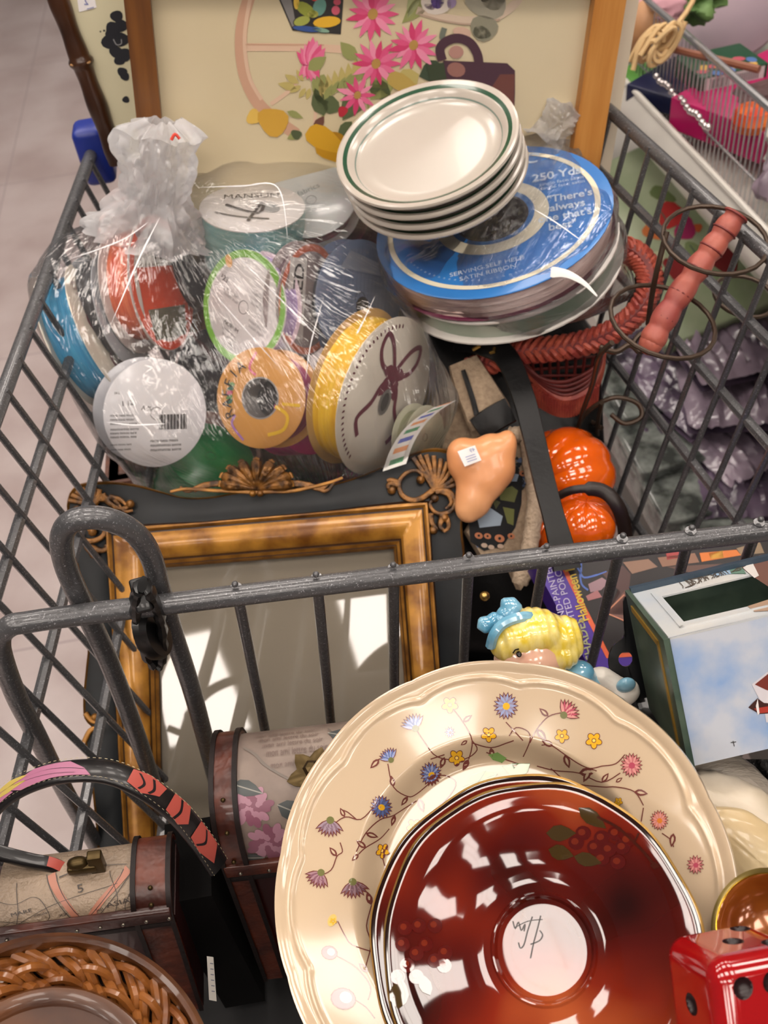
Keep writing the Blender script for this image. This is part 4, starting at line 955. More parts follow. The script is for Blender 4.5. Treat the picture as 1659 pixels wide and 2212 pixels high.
b.build('handle', wb)
# brown wire rings
brw = mat('brown_iron_wire', '#43352a', .38, .5)
wt = thing('wire_stand', 'brown scrolled iron wire stand with round rings beside the salmon basket', 'wire stand', P(1380, 760, .84))
for (x, y, a, bb, an, d, nm) in ((1545, 517, 112, 68, -14, .76, 'ring'), (1432, 693, 116, 70, -22, .76, 'ring'), (1608, 640, 66, 40, -20, .84, 'ring')):
    M, r = disc(x, y, a, bb, an, d, 1); b = MB(); b.tube([M @ V((r*math.cos(q/24*math.tau), r*math.sin(q/24*math.tau), 0)) for q in range(24)], .0018, brw, 8, closed=True); b.build(nm, wt)
b = MB()
for pts in ([(1440, 500, .76), (1420, 580, .77), (1408, 640, .79), (1400, 700, .81)], [(1322, 740, .76), (1295, 770, .78), (1280, 830, .84), (1255, 900, .9), (1240, 960, .95)], [(1295, 750, .78), (1330, 760, .78), (1360, 745, .78), (1380, 760, .78)],
            [(1240, 960, .95), (1260, 900, .92), (1320, 860, .9), (1375, 870, .9), (1385, 900, .9), (1350, 915, .9), (1320, 895, .9)], [(1180, 915, .96), (1220, 925, .95), (1260, 905, .95), (1300, 925, .93)], [(1300, 870, .9), (1290, 940, .95), (1310, 990, 1.0)], [(1385, 720, .8), (1370, 740, .8), (1385, 760, .8), (1400, 745, .8)]):
    b.tube(curve([P(*p) for p in pts], 8), .0022, brw, 8)
b.build('scroll_legs', wt)
# pumpkins
orange = mat('orange_glaze', '#dc5206', .12, col2='#e8660c', scale=4, coat=.8)
def pumpkin(name, label, c, r, ax, lobes, sq, stem=True, rad2=1):
    t = thing(name, label, 'pumpkin', Matrix.Translation(c)); M = frame(c, ax.orthogonal(), ax)
    b = MB(); b.ball(c, (r, r*rad2, r*sq), orange, M=M, n=32, fn=lambda p: 1-.055*(1-abs(math.cos(math.atan2(p.y, p.x)*lobes/2)))**2-(.25*max(0, abs(p.z)-.8)))
    b.build('pumpkin_body', t)
    if stem:
        b = MB(); s0 = c+ax*r*sq*.75; b.tube(curve([s0, s0+ax*.012, s0+ax*.02+V((.004, -.003, 0))], 4), [.011, .010, .009, .008, .007, .007, .0075, .008, .0085], mat('green_glaze', '#123c22', .12, coat=.8), 12)
        b.ball(s0+ax*.022+V((.004, -.003, 0)), .0085, mat('green_glaze', '#123c22'), n=8); b.build('stem', t)
pumpkin('ceramic_pumpkin', 'large shiny orange pumpkin with a dark green stem beside the black strap', P(1222, 1030, .90), .044, (V((-.6, -.35, .35))).normalized(), 9, .95)
pumpkin('ceramic_pumpkin', 'smaller glossy orange pumpkin below the large one, behind the grey gate rail', P(1262, 1132, .86), .027, V((.1, .2, .9)).normalized(), 8, .85, False)
pumpkin('ceramic_pumpkin', 'orange pumpkin piece showing at the left of the black strap above the rail', P(1192, 1155, .87), .021, V((-.2, .1, .9)).normalized(), 7, .85, False)
b = MB(); b.tube(curve([P(*p) for p in [(1195, 1078, .85), (1240, 1058, .84), (1300, 1060, .84), (1335, 1095, .84), (1350, 1150, .85), (1345, 1200, .86), (1320, 1260, .9)]], 8), [.0035]*12+[.006]*30+[.006]*7, mat('dark_brown_leather', '#1c0f0a', .4), 8, flat=.4, up=-CF)
tag(b.build('leather_strap'), 'dark brown leather band curling around the orange pumpkins', 'strap')
# tapestry handbag
bkl = mat('black_leather', '#060606', .42, col2='#0c0c0d', scale=40, bump=.15, bscale=200, spec=.3)
tan = mat('beige_tapestry', '#8c7863', .9, col2='#a8937a', scale=240, contrast=(.3, .7), bump=.6, bscale=500)
bag = thing('handbag', 'tapestry handbag with a butterfly panel and long black leather strap lying in the cart', 'handbag', P(1060, 1150, .93))
b = MB()
c = P(1065, 1010, .98); M = frame(c, CX, -CF)
b.ball(c, (.105, .18, .05), bkl, M=M, n=26, fn=lambda p: (abs(p.x)**3+abs(p.y)**3+abs(p.z)**3)**(-1/3)*(1+.05*noise.noise(p*3)))
b.build('body', bag)
def ribbonband(b, pts, m, wpx, th=.002, n=8):
    """flat strap: list of (px, py, depth) with a width in metres; stays flat to the viewer side"""
    cv = curve([P(*p) for p in pts], n); N = len(cv); vs = []
    ws = wpx if isinstance(wpx, (list, tuple)) else [wpx, wpx]
    for i, p in enumerate(cv):
        t = (cv[min(i+1, N-1)]-cv[max(i-1, 0)]).normalized(); s_ = t.cross(CF).normalized(); f_ = i/(N-1)*(len(ws)-1); k = min(int(f_), len(ws)-2); w_ = ws[k]+(ws[k+1]-ws[k])*(f_-k)
        for sx, sz in ((-1, 0), (-.92, 1), (0, 1.25), (.92, 1), (1, 0), (0, -.6)): vs.append(p+s_*(sx*w_/2)-CF*(sz*th))
    fs = [(i*6+k, i*6+(k+1) % 6, (i+1)*6+(k+1) % 6, (i+1)*6+k) for i in range(N-1) for k in range(6)]
    fs += [tuple(range(6)), tuple((N-1)*6+k for k in range(6))]
    b.add(vs, fs, m); return cv
b = MB(); ribbonband(b, [(985, 735, .90), (1040, 742, .872), (1092, 770, .86), (1128, 850, .84), (1152, 940, .82), (1178, 1050, .79), (1205, 1150, .765), (1225, 1230, .75)], bkl, [.020, .021, .019, .018, .017, .021]); b.build('shoulder_strap', bag)
b = MB(); ribbonband(b, [(1000, 780, .885), (1022, 830, .88), (1052, 890, .875), (1062, 915, .875)], tan, [.026, .034, .040, .038], .004); ribbonband(b, [(930, 880, .91), (965, 900, .90), (990, 960, .90)], tan, [.04, .05, .05], .004); b.build('tan_side_panel', bag)
b = MB(); ribbonband(b, [(1000, 800, .874), (1020, 860, .872), (1035, 920, .872)], bkl, [.004, .005], .003); ribbonband(b, [(1030, 930, .865), (1065, 905, .86), (1102, 885, .86)], bkl, [.022, .022], .004); b.build('black_trim', bag)
b = MB()
for (x, y, x2, y2) in ((1022, 755, 1042, 735), (1060, 762, 1068, 752)): b.tube([P(x, y, .862), P((x+x2)/2+3, (y+y2)/2+3, .858), P(x2, y2, .862)], .0016, mat('brass', '#b89858', .22, .9), 8)
b.ball(P(1047, 1288, .80), .004, mat('brass', '#b89858'), n=8)
b.build('brass_buckle', bag)
# fleece edged tapestry flap with butterfly
oF = P(1085, 1080, .845); nF = (-CF*.9+CX*.25).normalized(); MF = frame(oF, CX, nF)
Fp = lambda x, y: (lambda q: (q.x, q.y))(MF.inverted() @ PP(x, y, oF, nF))
b = MB()
b.prism([Fp(*p) for p in [(1090, 935), (1130, 930), (1150, 965), (1148, 1000), (1165, 1080), (1160, 1170), (1150, 1240), (1125, 1275), (1105, 1230), (1040, 1200), (1010, 1150), (1050, 1080), (1090, 1000)]], tan, MF, -.010, 0)
D = Deco(b, pxfn(MF, .0003))
for i in range(150):
    t = random.random(); x = 1040+100*t+random.uniform(-20, 10); y = 1150-170*t+random.uniform(-30, 60)
    if 1030 < x < 1145 and 985 < y < 1180 and not (x < 1075 and y < 1050): D.ell((x, y), random.uniform(3, 8), random.uniform(2, 6), random.random()*3, mat('tapestry_'+str(i % 5), ['#22262c', '#3e4c66', '#5c6a86', '#2b2c26', '#7d8894'][i % 5], .9), 1+i*.008, wob=.15)
tb_ = mat('tapestry_black', '#141416', .9)
D.poly([(1012, 1130), (1050, 1085), (1080, 1030), (1112, 1005), (1128, 1030), (1125, 1090), (1112, 1140), (1085, 1180), (1045, 1190), (1015, 1170)], tb_, 3)
for pts, h in [([(1030, 1120), (1055, 1095), (1085, 1115), (1080, 1135), (1035, 1140)], '#8f9ca8'), ([(1075, 1060), (1105, 1050), (1118, 1060), (1110, 1085), (1080, 1080)], '#5f6238'), ([(1085, 1095), (1110, 1100), (1108, 1135), (1095, 1130)], '#656838'), ([(1095, 1020), (1120, 1025), (1115, 1040), (1090, 1040)], '#7c8896'), ([(1060, 1075), (1080, 1085), (1070, 1100)], '#4a4c30')]:
    D.poly(pts, mat('tapestry_'+h[1:], h, .9), 3.6)
for x, y, w_ in ((1033, 1157, 9), (1052, 1158, 8), (1078, 1163, 11), (1103, 1158, 8), (1128, 1023, 8)): D.ell((x, y), w_, w_*.75, .3, mat('tapestry_peach', '#b0704e', .9), 4); D.ell((x, y), w_*.3, w_*.3, 0, tb_, 4.3)
for x, y in ((1045, 1178), (1060, 1182), (1080, 1180)): D.ell((x, y), 7, 5, .2, mat('tapestry_pale', '#b09a88', .9), 4)
b.build('butterfly_flap', bag, False)
b = MB(); fz_ = mat('fleece', '#9a8772', .95, col2='#b09c86', scale=200, bump=.8, bscale=400)
b.tube(curve([P(*p) for p in [(1100, 940, .85), (1138, 945, .845), (1146, 1000, .842), (1156, 1060, .84), (1152, 1130, .838), (1140, 1200, .835), (1122, 1262, .835)]], 8), [.007+.0015*noise.noise(V((i*.7, 0, 0))) for i in range(49)], fz_, 10); b.build('fleece_edge', bag)
# peach ceramic piece
peach = mat('peach_bisque', '#d08a58', .35, col2='#dba070', scale=7, coat=.2)
pc = thing('ceramic_ornament', 'smooth peach coloured ceramic ornament with a price sticker behind the ornate frame', 'ornament', P(1040, 1060, .80))
def blob(name, parts, m, parent, vox=.0022, it=6, warp=None):
    bm = bmesh.new()
    for (c, r) in parts:
        R_ = r if isinstance(r, (tuple, list)) else (r, r, r)
        g = bmesh.ops.create_icosphere(bm, subdivisions=3, radius=1)
        for v in g['verts']: v.co = V(c)+CX*(v.co.x*R_[0])+CU*(v.co.y*R_[1])-CF*(v.co.z*R_[2])
    me = bpy.data.meshes.new('b'); bm.to_mesh(me); bm.free(); o = bpy.data.objects.new('b', me); C.objects.link(o)
    md = o.modifiers.new('a', 'REMESH'); md.mode = 'VOXEL'; md.voxel_size = vox
    md = o.modifiers.new('c', 'SMOOTH'); md.iterations = it; md.factor = .6
    bpy.context.view_layer.update(); m2 = bpy.data.meshes.new_from_object(o.evaluated_get(bpy.context.evaluated_depsgraph_get()))
    b = MB(); b.add([(v.co+(v.normal*warp(v.co) if warp else V((0, 0, 0)))) for v in m2.vertices], [tuple(p.vertices) for p in m2.polygons], m)
    bpy.data.objects.remove(o); bpy.data.meshes.remove(m2)
    return b.build(name, parent)
blob('ornament_body', [(P(1028, 1000, .83), (.024, .020, .016)), (P(1062, 985, .83), (.018, .019, .014)), (P(1096, 958, .83), (.0085, .012, .010)), (P(1082, 975, .83), (.013, .014, .012)), (P(1040, 1030, .83), (.022, .022, .015)), (P(1070, 1012, .83), (.017, .018, .014)), (P(1025, 1070, .83), (.016, .020, .013)), (P(1012, 1095, .83), (.012, .014, .010)), (P(1000, 980, .83), (.014, .014, .012))], peach, pc, it=14)
b = MB(); oS = P(1018, 988, .812); nS = (-CF+CX*.1).normalized(); MS = frame(oS, CX, nS); D = Deco(b, pxfn(MS, .0003))
b.prism([(lambda q: (q.x, q.y))(MS.inverted() @ PP(x, y, oS, nS)) for x, y in [(988, 975), (1026, 962), (1040, 994), (1004, 1008)]], pt('#dcdad8'), MS, -.0006, 0)
D.text('49', (1020, 972), -12, -.4, pt('#7f88b0'), 2)
for k in range(3): D.strip([(1005+k*2, 988+k*5), (1026+k*2, 981+k*5)], 1.6, pt('#7f88b0'), 2)
tag(b.build('price_sticker', pc), 'white square price sticker')
# halloween village box
hx = thing('boxed_decoration', 'purple and black boxed Halloween porcelain house lying in the cart behind the gate', 'box', P(1400, 1350, .80))
oH = P(1300, 1420, .745); nH = (-CF*.8+V((0, -.1, .5))).normalized(); MH = frame(oH, CX, nH); HI = MH.inverted()
Hp = lambda x, y: (lambda q: (q.x, q.y))(HI @ PP(x, y, oH, nH))
pur = mat('purple_card', '#4a2c92', .4, coat=.1); hb_ = mat('box_black_print', '#1b1718', .35, col2='#2a2224', scale=6, coat=.1)
b = MB(); b.prism([Hp(*p) for p in [(1152, 1215), (1700, 1150), (1760, 1440), (1290, 1475)]], pur, MH, -.04, 0); b.build('carton', hx, False)
b = MB(); D = Deco(b, pxfn(MH, .0003))
D.poly([(1205, 1212), (1700, 1155), (1740, 1395), (1310, 1422)], pt('#d8603a'), 1); D.poly([(1216, 1212), (1700, 1156), (1734, 1388), (1316, 1412)], hb_, 2)
D.text('HAND-PAINTED', (1220, 1315), -21, math.radians(72)+math.pi, pt('#a89cc0'), 3, mirror=True) if False else None
def btext(s_, x, y, h, m, ang=-108, bold=False, sx=1):
    # lettering that reads upwards along the left border: build in pixel space with y down
    a = math.radians(ang); vs, fs = textmesh(s_, bold); x0 = min(v[0] for v in vs); x1 = max(v[0] for v in vs); o = []
    for vx, vy in vs:
        u = (vx-x0)*h*sx; v_ = -(vy-.35)*h; o.append(D.fn(x+u*math.cos(a)-v_*math.sin(a), y+u*math.sin(a)+v_*math.cos(a), 3))
    b.add(o, [f[::-1] for f in fs], m)
btext('HAND-PAINTED', 1222, 1362, 21, pt('#b8aecb'), -106); btext('LIGHTED PORCELAIN', 1244, 1372, 21, pt('#b8aecb'), -106); btext('Halloween House', 1262, 1342, 30, pt('#c8a838'), -106, True, .82); btext('SHADES', 1275, 1425, 26, pt('#9a9a78'), -106, True)
D.strip([(1240, 1215), (1252, 1235), (1262, 1248), (1290, 1242)], 4, pt('#4a66b0'), 3); D.strip([(1252, 1235), (1256, 1262), (1270, 1275)], 4, pt('#4a66b0'), 3); D.strip([(1290, 1242), (1310, 1235)], 3, pt('#4a66b0'), 3); D.strip([(1255, 1212), (1255, 1236)], 4, pt('#4a66b0'), 3)
for pts, h in [([(1270, 1262), (1300, 1248), (1315, 1258), (1298, 1275), (1275, 1280)], '#93747c'), ([(1300, 1240), (1345, 1222), (1362, 1240), (1352, 1330), (1312, 1325), (1340, 1280)], '#4c3230'), ([(1345, 1215), (1400, 1208), (1420, 1225), (1365, 1240)], '#8a6a58'), ([(1312, 1322), (1350, 1275), (1362, 1310), (1350, 1345)], '#6e4a42'),
                ([(1265, 1288), (1290, 1275), (1300, 1290), (1270, 1298)], '#a0686a'), ([(1420, 1205), (1500, 1195), (1510, 1215), (1430, 1225)], '#8a6450'), ([(1510, 1195), (1590, 1188), (1600, 1200), (1515, 1214)], '#d2742c'), ([(1530, 1196), (1560, 1190), (1562, 1205), (1535, 1208)], '#d8a03c'), ([(1438, 1196), (1462, 1186), (1470, 1205), (1440, 1210)], '#a03c3c'), ([(1590, 1185), (1640, 1170), (1650, 1195), (1600, 1200)], '#8c765c'), ([(1440, 1225), (1560, 1218), (1500, 1240)], '#5c4038')]:
    D.poly(pts, pt(h), 3.3)
D.strip([(1310, 1325), (1345, 1340), (1352, 1345)], 3, pt('#b87a60'), 4); D.strip([(1312, 1320), (1348, 1285)], 3, pt('#b87a60'), 4)
b.build('printed_front', hx, False)
# black sheet added under everything to darken the gaps between finds
bc = mat('gap_black', '#060607', .9, col2='#0e0e10', scale=300, bump=.5, bscale=400)
b = MB()
def cl(u, v):
    x = -.17+.41*u; y = .46+.455*v
    return V((x, y, .60+.13*v*v+.03*noise.noise(V((x*9, y*9, 1)))+.02*noise.noise(V((x*25, y*25, 3)))))
b.grid(cl, 50, 50, bc); b.grid(lambda u, v: V((-.17+.41*u, .46+.42*v, .556)), 2, 2, bc)
tag(b.build('gap_dark_sheet'), 'black sheet added at the bottom of the cart to darken the gaps between finds', 'clothes')
# ------------------------------------------------------------------ things in the child seat
# big floral plate
Pd = .50
pM, pr = disc(1085, 1925, 483, 476, 80, Pd, 1)
pN = pM.to_3x3() @ V((0, 0, 1)); pM = frame(pM.translation, CX, pN)
ivory = mat('ivory_glaze', '#bca78c', .12, coat=.25, spec=.5)
bp_ = thing('floral_plate', 'large ivory scalloped plate printed with small flowers and vines standing in the child seat', 'plate', pM)
NL = 24
def lobe(q): 
    f_ = (q*NL/2/math.pi) % 1; return abs(math.sin(math.pi*f_))
def swell(q): f_ = (q*12/2/math.pi+.31) % 1; return math.sin(math.pi*f_)**.6
def ph(x, y):
    r = math.hypot(x, y)/pr; q = math.atan2(y, x)
    if r < .56: h = 0
    elif r < .68: t = (r-.56)/.12; h = .014*t*t*(3-2*t)
    else: h = .014+.010*(r-.68)/.32
    rr = .905+.030*swell(q)-.012
    h += .0011*math.exp(-((r-rr)/.010)**2)
    if r > .95: h += .0016*math.sin(min(1, (r-.95)/.04)*math.pi/2)
    if r > .992: h -= .004*((r-.992)/.008)
    return h
def edge(q): return 1+.011*(swell(q)-.5)
rings = [i*.02 for i in range(28)]+[.56+i*.008 for i in range(40)]+[.88+i*.0042 for i in range(17)]+[.9515+i*.005 for i in range(9)]+[.995, 1.0]
b = MB(); NA = 260; b.v = []
for r in rings:
    for k in range(NA):
        q = 2*math.pi*k/NA; e = 1+(edge(q)-1)*max(0, (r-.8)/.2); x, y = pr*r*math.cos(q), pr*r*math.sin(q)
        b.v.append(pM @ V((x*e, y*e, ph(x, y))))
for r, dz in ((.99, -.0045), (.7, -.0055), (.56, -.0065), (.5, -.009), (.0, -.008)):
    for k in range(NA):
        q = 2*math.pi*k/NA; e = 1+(edge(q)-1)*max(0, (r-.8)/.2); x, y = pr*r*math.cos(q), pr*r*math.sin(q)
        b.v.append(pM @ V((x*e, y*e, ph(min(r, .95)*pr, 0)+dz)))
for i in range(len(rings)+4):
    for k in range(NA): b.f.append((i*NA+k, i*NA+(k+1) % NA, (i+1)*NA+(k+1) % NA, (i+1)*NA+k)); b.m.append(b.mi(ivory))
b.build('plate_body', bp_)
pI = pM.inverted(); pO = pM @ V((0, 0, .014))
def pfn(u, v, l):
    q = pI @ PP(u, v, pO, pN)
    for _ in range(2):
        w_ = pM @ V((0, 0, ph(q.x, q.y))); q = pI @ PP(u, v, w_, pN)
    return pM @ V((q.x, q.y, ph(q.x, q.y)+.00008+l*.00006))
b = MB(); D = Deco(b, pfn)
G_ = lambda h: mat('underglaze_'+h[1:], h, .12, coat=.6)
vine, yel, blu, pnk, lea = G_('#6a3a34'), G_('#d8a424'), G_('#5a6a9c'), G_('#a8485a'), G_('#6f8f50')
line = 3.2
vines = [[(938, 1750), (970, 1720), (985, 1690), (960, 1675), (935, 1680)], [(889, 1560), (915, 1600), (945, 1635), (1000, 1640), (1030, 1620), (1020, 1600)], [(972, 1523), (1000, 1560), (1020, 1600), (1012, 1640)], [(1020, 1605), (1060, 1615), (1095, 1605), (1110, 1600)],
         [(1130, 1635), (1145, 1600), (1140, 1580), (1115, 1572), (1100, 1590)], [(1145, 1605), (1160, 1575), (1185, 1548), (1212, 1540)], [(1170, 1610), (1190, 1610), (1220, 1630), (1250, 1650), (1275, 1660), (1300, 1655)], [(1160, 1655), (1200, 1665), (1250, 1670), (1300, 1690), (1340, 1670)],
         [(1300, 1655), (1330, 1650), (1350, 1630)], [(1190, 1660), (1230, 1690), (1300, 1700), (1330, 1700), (1370, 1710), (1390, 1740)], [(838, 1650), (850, 1700), (880, 1720), (900, 1715), (930, 1690)], [(900, 1730), (850, 1760), (820, 1770), (790, 1800), (770, 1840)],
         [(710, 1790), (745, 1765), (780, 1770), (810, 1740)], [(683, 1895), (715, 1880), (728, 1850), (740, 1840), (735, 1820)], [(740, 1750), (752, 1755), (770, 1770)], [(826, 1850), (835, 1880), (850, 1895)], [(775, 1845), (790, 1830), (820, 1810), (840, 1790)], [(730, 1990), (745, 2020), (760, 2040), (800, 2055)],
         [(728, 2065), (770, 2090), (800, 2130), (795, 2160)], [(800, 1955), (790, 2000), (800, 2040), (790, 2090)], [(760, 2155), (790, 2175), (810, 2200)], [(1430, 1800), (1450, 1815), (1455, 1830)], [(1390, 1745), (1385, 1775)], [(1093, 1560), (1130, 1600)], [(930, 1640), (960, 1630)], [(1050, 1625), (1090, 1640), (1120, 1650)]]
for v in vines: D.strip(v, 2.4, vine, line)
for a, c in [((938, 1750), (930, 1775)), ((960, 1635), (950, 1660)), ((1012, 1640), (1000, 1665)), ((1195, 1612), (1170, 1600)), ((1220, 1630), (1230, 1660)), ((1250, 1670), (1290, 1665)), ((1275, 1662), (1260, 1690)), ((1300, 1690), (1315, 1670)), ((1370, 1710), (1400, 1715)), ((850, 1700), (845, 1675)), ((880, 1720), (865, 1740)), ((852, 1760), (845, 1785)), ((790, 1800), (815, 1808)), ((745, 1765), (735, 1745)), ((728, 1850), (712, 1830)),
             ((1000, 1560), (1020, 1545)), ((1060, 1615), (1065, 1640)), ((1160, 1575), (1180, 1600)), ((1185, 1548), (1165, 1530)), ((790, 1832), (770, 1815)), ((800, 1955), (790, 1925)), ((850, 1895), (835, 1900)), ((1455, 1800), (1450, 1830)), ((905, 1725), (915, 1755)), ((1010, 1600), (995, 1610)), ((820, 1640), (800, 1660)), ((1330, 1690), (1345, 1680)), ((775, 1845), (760, 1860)), ((795, 2100), (775, 2080))]:
    D.leaf(a, c, .24, vine, line+.2); 
    m_ = (a[0]*.8+c[0]*.2, a[1]*.8+c[1]*.2); n_ = (a[0]*.2+c[0]*.8, a[1]*.2+c[1]*.8); D.leaf(m_, n_, .15, ivory, line+.5)
for pts in ([(1010, 1725), (1000, 1700), (1020, 1675), (1050, 1665), (1075, 1672), (1060, 1690), (1040, 1700)], [(1085, 1655), (1105, 1650), (1110, 1662), (1120, 1650), (1145, 1650), (1140, 1668), (1125, 1680), (1105, 1678)], [(1055, 1630), (1075, 1625), (1095, 1638), (1085, 1648), (1065, 1642)]):
    D.poly(pts, lea, line+.6); D.strip([pts[0], pts[3]], 2, G_('#4c6a38'), line+.9); D.strip([pts[1], pts[4]], 1.5, G_('#4c6a38'), line+.9)
def y5(c, r):
    for k in range(5): q = .3+k*1.257; D.ell((c[0]+r*.55*math.cos(q), c[1]+r*.55*math.sin(q)), r*.56, r*.42, q, vine, line+1); D.ell((c[0]+r*.55*math.cos(q), c[1]+r*.55*math.sin(q)), r*.46, r*.33, q, yel, line+1.3)
    D.ell(c, r*.3, r*.3, 0, vine, line+1.6); D.ell(c, r*.2, r*.2, 0, G_('#f0c860'), line+1.8)
for c, r in [((972, 1523), 17), ((1056, 1587), 16), ((986, 1637), 17), ((1214, 1590), 15), ((1283, 1600), 17), ((895, 1785), 16), ((826, 1838), 16), ((1336, 1732), 9), ((720, 1990), 8)]: y5(c, r)
def dz(c, r, h1, h2, hc, n=18):
    for k in range(n): q = k*2*math.pi/n; e = (c[0]+r*math.cos(q), c[1]+r*1.1*math.sin(q)); D.leaf(c, e, .20, vine, line+1); D.leaf(c, (c[0]*.1+e[0]*.9, c[1]*.1+e[1]*.9), .13, h1 if k % 2 else h2, line+1.3)
    D.ell((c[0]+1, c[1]+1), r*.28, r*.28, 0, hc, line+1.7)
b2_ = G_('#8e98bc'); p2_ = G_('#c98a84')
dz((1093, 1525), 28, G_('#8a8094'), b2_, yel); dz((930, 1672), 25, blu, b2_, yel); dz((823, 1743), 24, G_('#4a5478'), blu, yel); dz((1364, 1653), 25, p2_, G_('#b06a6a'), pnk); dz((1424, 1772), 21, G_('#c07868'), p2_, G_('#c87830')); dz((972, 1582), 12, blu, b2_, vine, 10); dz((1502, 1868), 20, p2_, G_('#b06a6a'), pnk, 14)
def fanf(c, r, dirdeg, h1, h2, sp=110, n=9):
    for k in range(n): q = math.radians(dirdeg-sp/2+sp*k/(n-1)); e = (c[0]+r*math.cos(q), c[1]+r*math.sin(q)); D.leaf(c, e, .16, vine, line+1); D.leaf(c, (c[0]*.12+e[0]*.88, c[1]*.12+e[1]*.88), .11, h1 if k % 2 else h2, line+1.3)
    D.ell(c, r*.22, r*.22, 0, G_('#6a6a40'), line+1.6)
fanf((898, 1574), 34, -115, blu, b2_); fanf((1218, 1545), 36, -45, pnk, p2_); fanf((845, 1642), 28, -120, blu, b2_); fanf((714, 1772), 38, 95, G_('#7a6470'), G_('#93808c')); fanf((694, 1885), 36, 120, G_('#7a5460'), G_('#9a7880')); fanf((762, 1905), 38, 80, G_('#6a5058'), G_('#8a7078'))
for c, s_ in (((712, 2058), 18), ((742, 2157), 28)):
    D.ell(c, s_, s_*.85, .3, vine, line+1); D.ell(c, s_*.9, s_*.74, .3, G_('#b8585a'), line+1.2); D.ell((c[0]+s_*.2, c[1]-s_*.1), s_*.5, s_*.45, .5, G_('#d0908a'), line+1.4)
D.ell((718, 1988), 9, 14, .4, G_('#e0b060'), line+1)
b.build('flower_print', bp_)
# two saucers
def sauc_mat():
    m = bpy.data.materials.new('red_brown_lustre'); m.use_nodes = True; N = m.node_tree.nodes; L = m.node_tree.links; p = N['Principled BSDF']
    tc = N.new('ShaderNodeTexCoord'); nz = N.new('ShaderNodeTexNoise'); nz.inputs['Scale'].default_value = 11; nz.inputs['Detail'].default_value = 2
    L.new(tc.outputs['Object'], nz.inputs[0]); cr = N.new('ShaderNodeValToRGB'); L.new(nz.outputs[0], cr.inputs[0])
    e = cr.color_ramp.elements; e[0].position = .34; e[0].color = lin('#1c0605'); e[1].position = .68; e[1].color = lin('#9a4a26')
    x = cr.color_ramp.elements.new(.45); x.color = lin('#4a0f0a'); x = cr.color_ramp.elements.new(.56); x.color = lin('#6e1e0e')
    L.new(cr.outputs[0], p.inputs['Base Color']); p.inputs['Roughness'].default_value = .06; p.inputs['Coat Weight'].default_value = .35; p.inputs['Coat Roughness'].default_value = .03
    return m
lus = sauc_mat(); golde = mat('worn_gold_edge', '#b08a4a', .3, .7); dke = mat('black_lustre_edge', '#1c0806', .08, coat=1)
